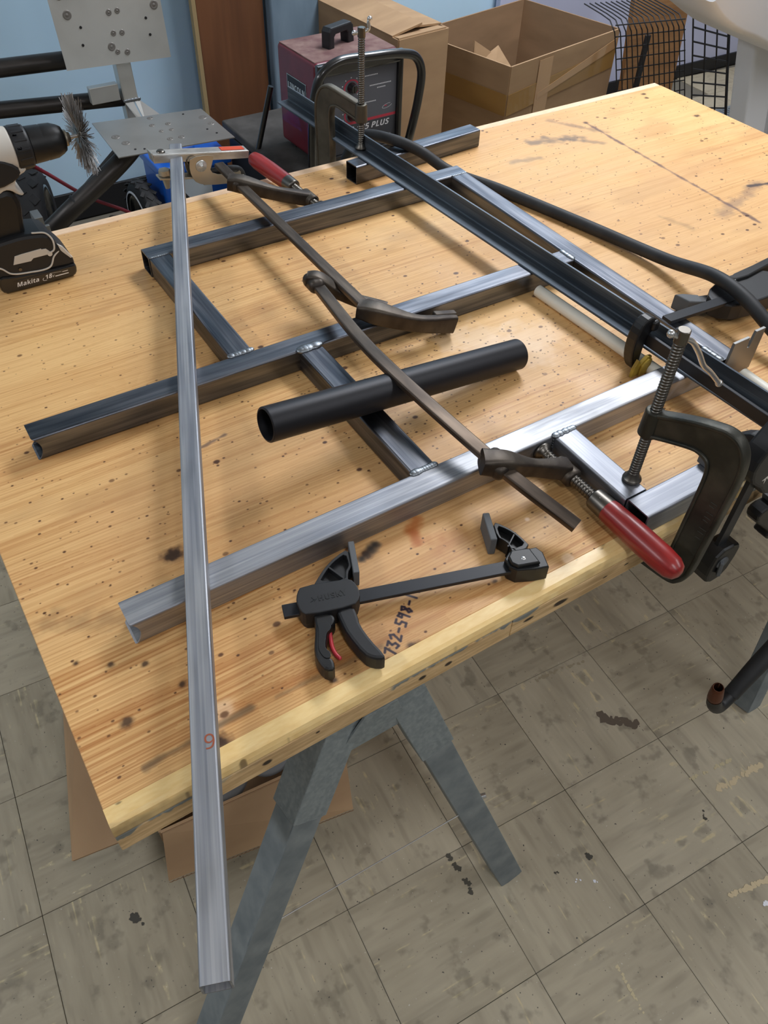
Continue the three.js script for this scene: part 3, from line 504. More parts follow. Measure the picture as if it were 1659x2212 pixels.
{ // bar clamp across the two back rails
  const t = thing('bar_clamp', 'red-handled steel bar clamp on the two rear rails, its handle at the back edge', 'clamp', [0.645, RT, -0.85]);
  part(t, 'bar', bar4(V(0.6405, 0.738, -1.153), V(0.6275, 0.7425, -0.55), 0.02, 0.0095, 0.003), M.barSteel);
  part(t, 'fixed_jaw', [loft([[0.613, 0.7445, -0.563], [0.636, 0.741, -0.54], [0.69, 0.7235, -0.507], [0.757, 0.706, -0.497]], [[28, 24], [30, 31], [17, 27], [15, 31]].map(a => a.map(v => v / 1000)), { k: 0.42 }),
    bar4(V(0.6285, 0.7425, -0.572), V(0.6275, 0.743, -0.538), 0.031, 0.024, 0.009), bar4(V(0.722, 0.7135, -0.511), V(0.762, 0.7055, -0.506), 0.012, 0.034, 0.002)], M.forged);
  const arm = part(t, 'sliding_arm', [loft([[0.622, 0.7415, -1.066], [0.645, 0.738, -1.05], [0.698, 0.723, -1.012], [0.756, 0.709, -0.99]], [[30, 26], [29, 31], [17, 26], [25, 27]].map(a => a.map(v => v / 1000)), { k: 0.48 }),
    bar4(V(0.6385, 0.7385, -1.074), V(0.638, 0.7385, -1.04), 0.032, 0.025, 0.009), lathe(V(0.7575, 0.7085, -0.972), V(0.7555, 0.709, -1.01), [[0, 0.009], [0.001, 0.013], [0.034, 0.0135], [0.036, 0.009], [0.036, 0]])], M.forged);
  part(arm, 'screw', thread(V(0.757, 0.7085, -0.955), V(0.753, 0.7095, -1.05), 0.008, 0.005, 0.0016), M.screw);
  part(arm, 'swivel_pad', lathe(V(0.758, 0.7085, -0.9465), V(0.7575, 0.7085, -0.96), [[0, 0], [0, 0.0125], [0.003, 0.013], [0.007, 0.008], [0.013, 0.007]]), M.forged);
  const h0 = V(0.7535, 0.7092, -1.044), h1 = V(0.736, 0.7125, -1.206);
  const hd = part(t, 'handle', lathe(h0, h1, [[0.022, 0.0145], [0.03, 0.0158], [0.09, 0.0172], [0.135, 0.0168], [0.152, 0.0145], [0.16, 0.009], [0.1625, 0]]), M.red, 'red wooden handle');
  part(hd, 'ferrule', lathe(h0, h1, [[0, 0.0085], [0.0005, 0.012], [0.003, 0.0142], [0.026, 0.0152], [0.0265, 0.0145]]), M.screw);
}
{ // bar clamp across the two front rails, bowed by its own pull
  const t = thing('bar_clamp', 'red-handled steel bar clamp over the black pipe, its handle jutting past the front edge', 'clamp', [0.6, RT, -0.36]);
  part(t, 'bar', loft([[0.5895, 0.745, -0.652], [0.561, 0.763, -0.47], [0.5575, 0.768, -0.335], [0.584, 0.7465, -0.162], [0.6255, 0.714, -0.05]], [[0.02, 0.0095], [0.02, 0.0095], [0.02, 0.0095], [0.02, 0.0095], [0.02, 0.0095]], { n: 60, k: 0.3, seg: 24 }), M.barSteel);
  part(t, 'fixed_jaw', [loft([[0.58, 0.751, -0.672], [0.597, 0.747, -0.66], [0.632, 0.7215, -0.634], [0.682, 0.706, -0.588]], [[22, 20], [26, 26], [17, 18], [15, 26]].map(a => a.map(v => v / 1000)), { k: 0.48 }), bar4(V(0.5915, 0.7425, -0.686), V(0.5865, 0.7475, -0.64), 0.029, 0.024, 0.011)], M.forged);
  const arm = part(t, 'sliding_arm', [loft([[0.565, 0.752, -0.176], [0.59, 0.747, -0.162], [0.634, 0.729, -0.149], [0.684, 0.712, -0.138]], [[32, 27], [29, 33], [17, 24], [26, 27]].map(a => a.map(v => v / 1000)), { k: 0.48 }),
    bar4(V(0.579, 0.75, -0.186), V(0.5885, 0.743, -0.148), 0.034, 0.026, 0.01), lathe(V(0.6845, 0.7062, -0.156), V(0.685, 0.7062, -0.115), [[0, 0.009], [0.001, 0.0135], [0.034, 0.0142], [0.037, 0.009], [0.037, 0]])], M.forged);
  part(arm, 'screw', thread(V(0.684, 0.7062, -0.18), V(0.6853, 0.7062, -0.07), 0.0086, 0.0052, 0.0017), M.screw);
  part(arm, 'swivel_pad', lathe(V(0.684, 0.7062, -0.1872), V(0.684, 0.7062, -0.16), [[0, 0], [0, 0.0135], [0.003, 0.0145], [0.0065, 0.0135], [0.009, 0.008], [0.02, 0.007]]), M.screw);
  const h0 = V(0.6852, 0.7062, -0.082), h1 = V(0.687, 0.7058, 0.0695);
  const hd = part(t, 'handle', lathe(h0, h1, [[0.0235, 0.015], [0.032, 0.0163], [0.08, 0.0178], [0.12, 0.0176], [0.139, 0.0158], [0.148, 0.0115], [0.1512, 0.006], [0.1518, 0]], 36), M.red, 'red wooden handle with scuffed varnish');
  part(hd, 'ferrule', [lathe(h0, h1, [[0, 0.009], [0.0005, 0.013], [0.003, 0.0148], [0.027, 0.0158], [0.0275, 0.015]], 36), new THREE.SphereGeometry(0.0016, 8, 6).translate(0.6795, 0.7195, -0.068)], M.screw);
}
// C clamps: the frame stands in a vertical plane through the screw, turned by `deg`
function cClamp(name, label, foot, deg, P, mat) {
  const t = thing(name, label, 'clamp', [foot[0], foot[1], foot[2]]);
  const a = deg * Math.PI / 180, D = V(Math.sin(a), 0, Math.cos(a)), N = V(0, 1, 0).cross(D);
  const m = M4().makeBasis(D, V(0, 1, 0), D.clone().cross(V(0, 1, 0))).setPosition(foot[0], 0, foot[2]);
  const at = (s, y) => V(foot[0] + D.x * s, y, foot[2] + D.z * s);
  const body = plate(P.outline, -0.0065, 0.0065, 'xy', 0.0035, 1).applyMatrix4(m);
  const rim = (pts, w, h) => loft(pts.map(([s, y]) => { const q = at(s, y); return [q.x, q.y, q.z]; }), pts.map(() => [w, h]), { n: 60, k: 0.6, up: N, tension: 0.4 });
  const frame = part(t, 'frame', [body, rim(P.inner, 0.006, 0.019), rim(P.outer, 0.007, 0.017), lathe(at(0, P.boss[0]), at(0, P.boss[1]), [[0, 0.0075], [0, 0.0115], [0.002, 0.0132], [P.boss[1] - P.boss[0] - 0.002, 0.0122], [P.boss[1] - P.boss[0], 0.0105], [P.boss[1] - P.boss[0], 0.007]], 24), lathe(at(0, P.jaw - 0.014), at(0, P.jaw), [[0, 0.0105], [0.013, 0.0115], [0.014, 0.0105], [0.014, 0]])], mat);
  if (P.marks) { const g = merge([-0.03, -0.021, -0.013, 0, 0.007, 0.014, 0.026, 0.031].map((v, i) => box(0.108, 0.74 + v, 0.0055, 0.116 + (i % 3) * 0.001, 0.742 + v + (i % 2) * 0.001, 0.0072, 0.0005))); part(frame, 'raised_marks', g.applyMatrix4(m), mat); }
  part(t, 'screw', [thread(at(0, foot[1] + 0.012), at(0, P.top - 0.016), 0.0072, 0.0042, 0.0014), rod(at(0, P.top - 0.017), at(0, P.top - 0.0008), 0.0078, 0.0078, 28), rod(at(0, P.top - 0.0008), at(0, P.top), 0.0078, 0.0068, 28)], M.screw);
  part(t, 'swivel_pad', lathe(at(0, foot[1]), at(0, foot[1] + 0.02), [[0, 0], [0, 0.0118], [0.0025, 0.0128], [0.005, 0.012], [0.007, 0.009], [0.012, 0.0078], [0.014, 0.006], [0.018, 0.0056]]), M.screw);
  const hp = P.handle;
  part(t, 'handle', [wire(hp, 0.0034, 40, 12), ...[hp[0], hp[hp.length - 1]].map(q => new THREE.SphereGeometry(0.0048, 14, 10).translate(...q))], M.chrome, 'bright sliding handle rod');
}
cClamp('c_clamp', 'large dark C clamp on the front edge, next to the end of the red handle', [0.736, RT + 0.0001, -0.07], 8, {
  outline: [[-0.008, 0.838], [0.012, 0.843], [0.05, 0.86], [0.088, 0.872], [0.108, 0.869], [0.121, 0.852], [0.126, 0.815], [0.1235, 0.7], [0.1215, 0.645], [0.113, 0.622], [0.094, 0.611], [0.05, 0.611], [-0.01, 0.612], [-0.012, 0.622], [0.03, 0.624], [0.068, 0.626], [0.082, 0.635], [0.086, 0.66], [0.0885, 0.8], [0.083, 0.822], [0.066, 0.826], [0.03, 0.817], [0.01, 0.806], [-0.008, 0.806]],
  inner: [[0.008, 0.808], [0.035, 0.8185], [0.066, 0.828], [0.084, 0.822], [0.0893, 0.8], [0.0888, 0.73], [0.0875, 0.66], [0.083, 0.636], [0.068, 0.6265], [0.0, 0.6235]],
  outer: [[0.008, 0.84], [0.05, 0.8585], [0.088, 0.8705], [0.107, 0.8675], [0.1195, 0.851], [0.1245, 0.815], [0.122, 0.7], [0.12, 0.646], [0.112, 0.6235], [0.094, 0.613], [0.0, 0.612]],
  boss: [0.803, 0.842], jaw: 0.6335, top: 0.957, marks: true,
  handle: [[0.7225, 0.9525, -0.0755], [0.736, 0.9455, -0.07], [0.754, 0.936, -0.0685], [0.777, 0.912, -0.069], [0.799, 0.884, -0.0695], [0.817, 0.868, -0.069], [0.8445, 0.8405, -0.068]],
}, M.cast);
cClamp('c_clamp', 'olive-grey C clamp standing at the back edge on the far part of the angle iron', [0.9435, RT + 0.0037, -1.1], 180 + 18, {
  outline: [[-0.008, 0.815], [0.012, 0.818], [0.05, 0.826], [0.088, 0.832], [0.109, 0.824], [0.122, 0.802], [0.126, 0.77], [0.1245, 0.7], [0.1225, 0.64], [0.113, 0.612], [0.09, 0.598], [0.05, 0.6], [-0.01, 0.606], [-0.012, 0.618], [0.03, 0.62], [0.066, 0.624], [0.077, 0.635], [0.0805, 0.66], [0.083, 0.775], [0.078, 0.793], [0.062, 0.797], [0.03, 0.792], [0.01, 0.786], [-0.008, 0.784]],
  inner: [[0.008, 0.787], [0.035, 0.793], [0.062, 0.799], [0.078, 0.794], [0.0838, 0.775], [0.0832, 0.72], [0.082, 0.66], [0.078, 0.636], [0.066, 0.625], [0.0, 0.6195]],
  outer: [[0.008, 0.816], [0.05, 0.8245], [0.088, 0.8305], [0.108, 0.8225], [0.1205, 0.801], [0.1245, 0.77], [0.123, 0.7], [0.121, 0.641], [0.112, 0.6135], [0.09, 0.6], [0.0, 0.606]],
  boss: [0.782, 0.818], jaw: 0.6335, top: 0.958,
  handle: [[0.931, 0.9475, -1.107], [0.9435, 0.9485, -1.1], [0.9565, 0.9545, -1.095], [0.9565, 0.966, -1.0955], [0.959, 0.9715, -1.0955]],
}, M.castFar);

// ---- one-handed trigger clamps
function triggerMark(str, size) { // lettering with a small jagged sign before it, in the xy plane
  const g = raised(str, size, 0.0006); g.computeBoundingBox(); const x = g.boundingBox.min.x - size * 1.25;
  const zig = [[0, 0.1], [0.5, 0.55], [0.35, 0.95], [1.05, 0.5], [0.6, 0.05], [0.75, 0.42], [0.45, 0.5], [0.55, 0.32]].map(([a, b]) => [x + a * size * 0.95, (b - 0.5) * size]);
  return merge([g, plate(zig, 0, 0.0006, 'xy', 0)]);
}
const inset = (p, k) => { const c = p.reduce((s, q) => [s[0] + q[0] / p.length, s[1] + q[1] / p.length], [0, 0]); return p.map(q => [c[0] + (q[0] - c[0]) * k, c[1] + (q[1] - c[1]) * k]); };
function ribbedJaw(pts, y0, y1, ribs) { // a hollow moulded jaw: rim, thin web, ribs
  const rim = plate(pts, y0, y1, 'xz', 0.0008, 1, [chaikin(inset(pts, 0.74), 1)]);
  return merge([rim, plate(inset(pts, 0.85), (y0 + y1) / 2 - 0.002, (y0 + y1) / 2 + 0.002, 'xz', 0), ...ribs.map(([a, b]) => bar4(V(a[0], (y0 + y1) / 2, a[1]), V(b[0], (y0 + y1) / 2, b[1]), 0.0022, (y1 - y0) * 0.94, 0.0005))]);
}
{
  const t = thing('trigger_clamp', 'black trigger clamp with a thin red lever lying flat on the front of the workbench', 'clamp', [0.38, TOP, -0.09]);
  part(t, 'bar', bar4(V(0.2535, 0.7005, -0.1325), V(0.525, 0.7005, -0.0475), 0.0178, 0.0055, 0.0008), M.blackBar);
  const bodyTop = mm([[284, -145], [336, -127], [341, -120], [340, -106], [335, -95], [323, -89], [271, -105], [267, -113], [269, -128], [276, -139]]);
  const body = part(t, 'body', [plate(bodyTop, 0.6935, 0.7155, 'xz', 0.0014, 1), plate(inset(bodyTop, 0.97), 0.6855, 0.695, 'xz', 0.0015, 1)], M.plastic);
  { const g = triggerMark('HUSKY', 0.0078).applyMatrix4(M4().makeRotationX(-Math.PI / 2)).applyMatrix4(M4().makeRotationY(-0.262)); g.translate(0.309, 0.7153, -0.1145); part(body, 'raised_lettering', g, M.plasticEdge); }
  const lh = mm([[279, -106], [297, -98], [298, -88], [292, -82], [284, -80], [279, -74], [267, -57], [266, -50], [269, -41], [264, -30], [255, -34], [253, -45], [254, -56], [258, -66], [270, -85], [275, -95]]);
  part(t, 'handle', [plate(lh, 0.687, 0.711, 'xz', 0.003, 1), plate(inset(lh, 0.62), 0.711, 0.7118, 'xz', 0.0004, 1)], M.plasticEdge);
  part(t, 'trigger', plate(mm([[304, -98], [324, -92], [321, -77], [317, -66], [317, -42], [320, -19], [317, -13], [306, -20], [300, -30], [298, -62], [300, -77]]), 0.6875, 0.712, 'xz', 0.0035, 1), M.plastic);
  part(t, 'release_lever', capped([[0.289, 0.698, -0.087], [0.2865, 0.696, -0.081], [0.2805, 0.694, -0.066], [0.2795, 0.693, -0.057], [0.281, 0.692, -0.05]], 0.0026, 20, 12), M.redPlastic, 'thin red plastic release lever');
  part(t, 'jaw', ribbedJaw(mm([[297, -141], [315, -154], [329, -162], [345, -168], [363, -171], [357, -150], [352, -144], [344, -139], [336, -124]]), 0.6865, 0.7085, [[[0.328, -0.161], [0.336, -0.134]]]), M.plastic);
  part(t, 'jaw_pad', bar4(V(0.3705, 0.699, -0.1765), V(0.3515, 0.699, -0.131), 0.0075, 0.0265, 0.0012), M.padGrey, 'grey rubber jaw pad');
  part(t, 'head', [plate(mm([[517, -57], [528, -63], [545, -57], [562, -52], [564, -41], [556, -20], [540, -25], [519, -35], [514, -45]]), 0.6855, 0.7105, 'xz', 0.0015), plate(mm([[520, -55], [529, -61], [545, -55], [551, -52], [548, -28], [521, -37], [517, -45]]), 0.71, 0.7155, 'xz', 0.002)], M.plasticEdge);
  part(t, 'screw_head', lathe(V(0.5345, 0.7145, -0.0435), V(0.5345, 0.717, -0.0435), [[0, 0.0032], [0.0012, 0.003], [0.0018, 0.0012], [0.0018, 0]]), M.chrome);
  part(t, 'jaw', ribbedJaw(mm([[543, -115], [551, -102], [556, -88], [558, -74], [558, -57], [532, -60], [537, -73], [536, -82], [532, -91]]), 0.6865, 0.7085, [[[0.557, -0.086], [0.534, -0.072]]]), M.plasticEdge);
  part(t, 'jaw_pad', bar4(V(0.5405, 0.7005, -0.127), V(0.522, 0.7005, -0.0855), 0.009, 0.0295, 0.0018), M.padGrey, 'grey rubber jaw pad');
}
{ // bar lying in the angle iron, jaw hooked over the front rail
  const t = thing('trigger_clamp', 'black clamp lying in the angle iron, its curved jaw ending in a yellowish pad', 'clamp', [0.955, RT, -0.17]);
  part(t, 'bar', bar4(V(0.9555, 0.7445, -0.275), V(0.963, 0.7445, 0.06), 0.006, 0.02, 0.0012), M.blackBar);
  const jaw = part(t, 'jaw', [plate([[0.9685, 0.766], [0.966, 0.777], [0.955, 0.7835], [0.942, 0.781], [0.934, 0.772], [0.929, 0.755], [0.9285, 0.73], [0.933, 0.71], [0.941, 0.694], [0.9475, 0.688], [0.951, 0.69], [0.951, 0.72], [0.952, 0.75], [0.961, 0.757]], -0.288, -0.268, 'xy', 0.003, 1), bar4(V(0.9595, 0.769, -0.284), V(0.9605, 0.769, -0.262), 0.014, 0.018, 0.005)], M.plasticEdge);
  part(jaw, 'jaw_pad', [plate([[0.9275, 0.689], [0.9285, 0.706], [0.9345, 0.7195], [0.941, 0.711], [0.953, 0.7205], [0.9625, 0.7185], [0.9625, 0.705], [0.956, 0.69]], -0.262, -0.256, 'xy', 0.001), plate([[0.9405, 0.69], [0.9405, 0.709], [0.953, 0.7175], [0.961, 0.7155], [0.961, 0.705], [0.955, 0.691]], -0.256, -0.2525, 'xy', 0.001)], M.yellow, 'yellowish plastic jaw pad');
}
{ // lying on the bench beyond the right rail
  const t = thing('trigger_clamp', 'black trigger clamp with a grey pointed pad lying under the thick cable', 'clamp', [1.2, TOP, -0.31]);
  part(t, 'bar', bar4(V(1.034, 0.7335, -0.3015), V(1.32, 0.716, -0.299), 0.019, 0.006, 0.0008), M.blackBar);
  part(t, 'body', [plate([[1.15, -0.318], [1.19, -0.346], [1.26, -0.352], [1.32, -0.33], [1.325, -0.28], [1.29, -0.268], [1.2, -0.272], [1.162, -0.286]], 0.697, 0.7265, 'xz', 0.003, 1), plate([[1.17, -0.31], [1.2, -0.33], [1.3, -0.325], [1.31, -0.29], [1.2, -0.28]], 0.686, 0.7, 'xz', 0.002, 1)], M.plastic);
  part(t, 'slide_rib', bar4(V(1.222, 0.729, -0.33), V(1.246, 0.729, -0.336), 0.004, 0.003, 0.0006), M.cut);
  part(t, 'jaw', bar4(V(1.155, 0.702, -0.338), V(1.205, 0.704, -0.318), 0.02, 0.022, 0.002), M.plasticEdge);
  part(t, 'jaw_pad', plate([[1.128, -0.366], [1.133, -0.338], [1.154, -0.324], [1.162, -0.345], [1.142, -0.361]], 0.688, 0.716, 'xz', 0.0025), M.padGrey, 'grey pointed jaw pad');
  part(t, 'handle', [plate([[1.22, -0.345], [1.32, -0.35], [1.42, -0.362], [1.42, -0.345], [1.33, -0.335], [1.24, -0.325]], 0.71, 0.732, 'xz', 0.003, 1), plate([[1.26, -0.32], [1.34, -0.315], [1.42, -0.32], [1.42, -0.3], [1.33, -0.29]], 0.69, 0.712, 'xz', 0.003, 1)], M.plasticEdge);
}
{ // upright at the front edge, holding the shiny tube
  const t = thing('trigger_clamp', 'black trigger clamp with white lettering standing upright at the front edge, right border', 'clamp', [0.868, 0.64, 0.02]);
  part(t, 'bar', bar4(V(0.868, 0.86, 0.0165), V(0.868, 0.535, 0.0165), 0.0065, 0.019, 0.0008, V(1, 0, 0)), M.blackBar);
  const body = part(t, 'body', [plate([[0.825, 0.782], [0.84, 0.812], [0.862, 0.836], [0.905, 0.845], [0.93, 0.82], [0.93, 0.73], [0.915, 0.703], [0.885, 0.703], [0.868, 0.725], [0.855, 0.735], [0.835, 0.752]], 0.0045, 0.0325, 'xy', 0.004, 1)], M.plastic);
  { const g = triggerMark('HUSKY', 0.0135); g.applyMatrix4(M4().makeRotationZ(1.06)); g.translate(0.8835, 0.779, 0.0322); part(body, 'lettering', g, M.offWhite, 'white raised lettering'); }
  part(t, 'jaw', plate([[0.005, 0.80], [0.004, 0.77], [-0.012, 0.752], [-0.035, 0.742], [-0.04, 0.752], [-0.03, 0.775], [-0.012, 0.795]], 0.856, 0.874, 'zy', 0.003, 1), M.plasticEdge);
  part(t, 'jaw_pad', box(0.836, RT + 0.0003, -0.05, 0.872, RT + 0.013, -0.012, 0.002), M.padGrey, 'grey jaw pad pressing on the shiny tube');
  part(t, 'foot', [plate([[0.85, 0.605], [0.892, 0.602], [0.902, 0.585], [0.892, 0.53], [0.855, 0.528], [0.845, 0.56]], 0.002, 0.032, 'xy', 0.004, 1)], M.plasticEdge);
  part(t, 'foot_pad', [lathe(V(0.868, 0.574, 0.0315), V(0.868, 0.574, 0.036), [[0, 0.011], [0.003, 0.01], [0.0045, 0]]), bar4(V(0.862, 0.582, 0.034), V(0.864, 0.553, 0.036), 0.01, 0.006, 0.002)], M.padGrey, 'grey foot pad');
}
{ // next clamp along the edge, almost wholly past the picture
  const t = thing('trigger_clamp', 'black clamp jaw with a grey pad below the bench top at the right border', 'clamp', [0.96, 0.6, 0.03]);
  part(t, 'jaw', [plate([[0.896, 0.662], [0.915, 0.668], [0.945, 0.655], [0.985, 0.625], [1.0, 0.575], [0.965, 0.565], [0.955, 0.592], [0.925, 0.622], [0.903, 0.64]], 0.014, 0.036, 'xy', 0.003, 1), bar4(V(0.955, 0.594, 0.025), V(1.01, 0.567, 0.025), 0.026, 0.024, 0.004)], M.plasticEdge);
  part(t, 'jaw_pad', plate([[0.923, 0.6735], [0.945, 0.662], [0.951, 0.646], [0.932, 0.652]], 0.012, 0.038, 'xy', 0.002), M.padGrey, 'grey jaw pad');
  part(t, 'bar', bar4(V(1.005, 0.57, 0.025), V(1.02, 0.84, 0.025), 0.0065, 0.019, 0.0008, V(1, 0, 0)), M.blackBar);
}
{ // welding ground clamp biting the far end of the long tube
  const t = thing('ground_clamp', 'silver ground clamp with an orange sticker gripping the far end of the long tube', 'clamp', [0.6, 0.735, -1.21]);
  const up = V(0, 1, 0);
  // top jaw: a folded channel; lower jaw: two cheeks
  const A = V(0.526, 0.7605, -1.216), B = V(0.726, 0.7315, -1.208);
  const top = part(t, 'upper_lever', [bar4(A, B, 0.026, 0.003, 0.001, up), bar4(A.clone().add(V(0, -0.008, 0.0125)), B.clone().add(V(0, -0.007, 0.0125)), 0.002, 0.015, 0.0006, up), bar4(A.clone().add(V(0, -0.008, -0.0125)), B.clone().add(V(0, -0.007, -0.0125)), 0.002, 0.015, 0.0006, up), bar4(A.clone().add(V(-0.002, 0.005, 0)), A.clone().add(V(0.001, -0.016, 0)), 0.026, 0.0025, 0.0008, V(1, 0, 0))], M.plated);
  part(top, 'sticker', bar4(A.clone().lerp(B, 0.72).add(V(0, 0.0022, 0)), A.clone().lerp(B, 0.97).add(V(0, 0.0022, 0)), 0.017, 0.0012, 0.0003, up), M.orange, 'orange warning sticker');
  part(top, 'rivet', lathe(A.clone().lerp(B, 0.1), A.clone().lerp(B, 0.1).add(V(0.0005, 0.006, 0)), [[0, 0.009], [0.003, 0.0085], [0.0055, 0.006], [0.006, 0]]), M.screw);
  const cheek = (z) => plate([[0.598, 0.744], [0.65, 0.74], [0.645, 0.724], [0.636, 0.706], [0.66, 0.694], [0.70, 0.687], [0.716, 0.682], [0.716, 0.669], [0.68, 0.672], [0.63, 0.679], [0.605, 0.689], [0.596, 0.705], [0.594, 0.725]], z - 0.001, z + 0.001, 'xy', 0.0005, 1);
  part(t, 'lower_lever', [cheek(-1.198), cheek(-1.224), bar4(V(0.62, 0.682, -1.211), V(0.716, 0.67, -1.211), 0.026, 0.002, 0.0006, up), bar4(V(0.53, 0.713, -1.211), V(0.602, 0.7, -1.211), 0.024, 0.004, 0.001, up)], M.brass);
  part(t, 'pivot', [rod(V(0.6195, 0.722, -1.228), V(0.6195, 0.722, -1.194), 0.0042, 0.0042, 16), lathe(V(0.6195, 0.722, -1.1965), V(0.6195, 0.722, -1.19), [[0, 0.012], [0.002, 0.011], [0.003, 0.005], [0.006, 0.0035], [0.0065, 0]])], M.plated);
  part(t, 'spring', wire(Array.from({ length: 40 }, (_, i) => [0.602 + Math.cos(i * 0.9) * 0.011, 0.735 + Math.sin(i * 0.9) * 0.011, -1.222 + i * 0.0006]), 0.0014, 160, 6), M.screw);
  part(t, 'contact_bolt', [rod(V(0.545, 0.716, -1.211), V(0.545, 0.7255, -1.211), 0.013, 0.012, 6), rod(V(0.546, 0.713, -1.211), V(0.5465, 0.687, -1.211), 0.009, 0.005, 16)], M.brass);
  part(t, 'cable_lug', capped([[0.64, 0.70, -1.212], [0.665, 0.697, -1.213], [0.70, 0.69, -1.222], [0.73, 0.66, -1.25], [0.75, 0.52, -1.27], [0.78, 0.2, -1.3], [0.82, 0.012, -1.36]], 0.007, 50, 12), M.rubber, 'black cable leaving the clamp');
}

// ================================================================ drill with a wire brush
{
  const t = thing('cordless_drill', 'black and white cordless drill with a wire brush standing on its battery, left border', 'drill', [0.21, TOP, -1.015]);
  const zc = -1.015, ax = 0.902;
  part(t, 'housing', [lathe(V(0.02, ax, zc), V(0.245, ax, zc), [[0, 0], [0, 0.026], [0.01, 0.031], [0.2, 0.0335], [0.222, 0.034], [0.2255, 0.032], [0.2255, 0]], 40), plate([[0.06, 0.9], [0.243, 0.9], [0.2465, 0.881], [0.2545, 0.881], [0.2535, 0.874], [0.24, 0.869], [0.2325, 0.862], [0.2305, 0.854], [0.234, 0.846], [0.2405, 0.8415], [0.2375, 0.837], [0.2295, 0.841], [0.222, 0.849], [0.213, 0.8515], [0.203, 0.847], [0.18, 0.835], [0.06, 0.86]], zc - 0.026, zc + 0.026, 'xy', 0.004, 1)], M.offWhite);
  part(t, 'side_panel', [plate([[0.06, 0.912], [0.17, 0.912], [0.205, 0.907], [0.232, 0.896], [0.245, 0.881], [0.236, 0.868], [0.205, 0.859], [0.06, 0.857]], zc + 0.02, zc + 0.0355, 'xy', 0.003, 1), plate([[0.19, 0.8715], [0.219, 0.8705], [0.222, 0.867], [0.219, 0.8635], [0.19, 0.8635]], zc + 0.02, zc + 0.0268, 'xy', 0.0008, 1)], M.plastic);
  const ring = part(t, 'clutch_ring', [lathe(V(0.2455, ax, zc), V(0.3, ax, zc), [[0, 0.03], [0.0005, 0.0335], [0.02, 0.0325], [0.0245, 0.0315], [0.0265, 0.0285], [0.0265, 0]], 40), ...Array.from({ length: 14 }, (_, i) => { const a = i / 14 * 6.283; return bar4(V(0.249, ax + Math.cos(a) * 0.0325, zc + Math.sin(a) * 0.0325), V(0.268, ax + Math.cos(a) * 0.0317, zc + Math.sin(a) * 0.0317), 0.004, 0.003, 0.001, V(0, Math.cos(a), Math.sin(a))); })], M.plastic);
  for (const [ch, a] of [['1', 0.62], ['3', 1.25]]) { const g = raised(ch, 0.006, 0.0006); const m = M4().makeBasis(V(0, Math.sin(a) * -1, Math.cos(a)).multiplyScalar(1), V(-1, 0, 0), V(0, Math.cos(a), Math.sin(a))); m.setPosition(0.2525, ax + Math.cos(a) * 0.0333, zc + Math.sin(a) * 0.0333); part(ring, 'numeral', g.applyMatrix4(m), M.offWhite); }
  part(t, 'chuck', lathe(V(0.2715, ax, zc), V(0.36, ax, zc), [[0, 0], [0, 0.0272], [0.002, 0.0282], [0.022, 0.0272], [0.0235, 0.0265], [0.025, 0.0272], [0.04, 0.0262], [0.05, 0.022], [0.0555, 0.0185], [0.056, 0]], 40), M.plasticEdge);
  part(t, 'chuck_jaws', lathe(V(0.327, ax, zc), V(0.36, ax, zc), [[0, 0], [0, 0.0135], [0.006, 0.0125], [0.007, 0.0085], [0.011, 0.0075], [0.0115, 0]], 9), M.brass, 'brassy chuck jaws');
  part(t, 'grip', plate([[0.14, 0.845], [0.205, 0.849], [0.214, 0.8505], [0.2215, 0.8475], [0.2295, 0.8395], [0.2325, 0.822], [0.2275, 0.797], [0.2245, 0.776], [0.226, 0.765], [0.15, 0.765], [0.158, 0.8]], zc - 0.02, zc + 0.021, 'xy', 0.009, 1), M.plasticEdge);
  const foot = part(t, 'foot', plate([[0.135, 0.712], [0.243, 0.706], [0.286, 0.7035], [0.285, 0.719], [0.272, 0.742], [0.2655, 0.749], [0.2635, 0.758], [0.2535, 0.772], [0.2225, 0.7765], [0.2, 0.777], [0.15, 0.772], [0.13, 0.75]], zc - 0.033, zc + 0.034, 'xy', 0.006, 1), M.plastic);
  const fz = zc + 0.0345;
  part(foot, 'trim', [capped([[0.232, 0.7765, fz - 0.005], [0.252, 0.7715, fz - 0.004], [0.259, 0.762, fz - 0.001], [0.26, 0.751, fz], [0.257, 0.741, fz], [0.25, 0.738, fz]], 0.0015, 40), capped([[0.14, 0.736, fz], [0.165, 0.7325, fz], [0.179, 0.719, fz + 0.0005], [0.206, 0.7135, fz + 0.0005], [0.243, 0.7135, fz + 0.0005], [0.2545, 0.73, fz], [0.2655, 0.737, fz - 0.002]], 0.0015, 50)], M.offWhite, 'white trim line');
  part(foot, 'badge', [plate([[0.193, 0.747], [0.187, 0.733], [0.216, 0.732], [0.221, 0.736], [0.2455, 0.736], [0.2505, 0.74], [0.245, 0.747], [0.238, 0.7475], [0.2375, 0.749], [0.204, 0.748]], fz - 0.002, fz + 0.0008, 'xy', 0.0005), rod(V(0.249, 0.7365, fz - 0.002), V(0.249, 0.7365, fz + 0.0016), 0.0042, 0.004, 18)], M.offWhite, 'white panel with a button');
  part(foot, 'screw_head', rod(V(0.195, 0.7225, fz - 0.002), V(0.195, 0.7225, fz + 0.0012), 0.003, 0.0028, 16), M.screw);
  part(foot, 'cheek', plate([[0.2655, 0.749], [0.273, 0.742], [0.2845, 0.7195], [0.2805, 0.719], [0.268, 0.7355]], fz - 0.006, fz - 0.0005, 'xy', 0.001), M.offWhite);
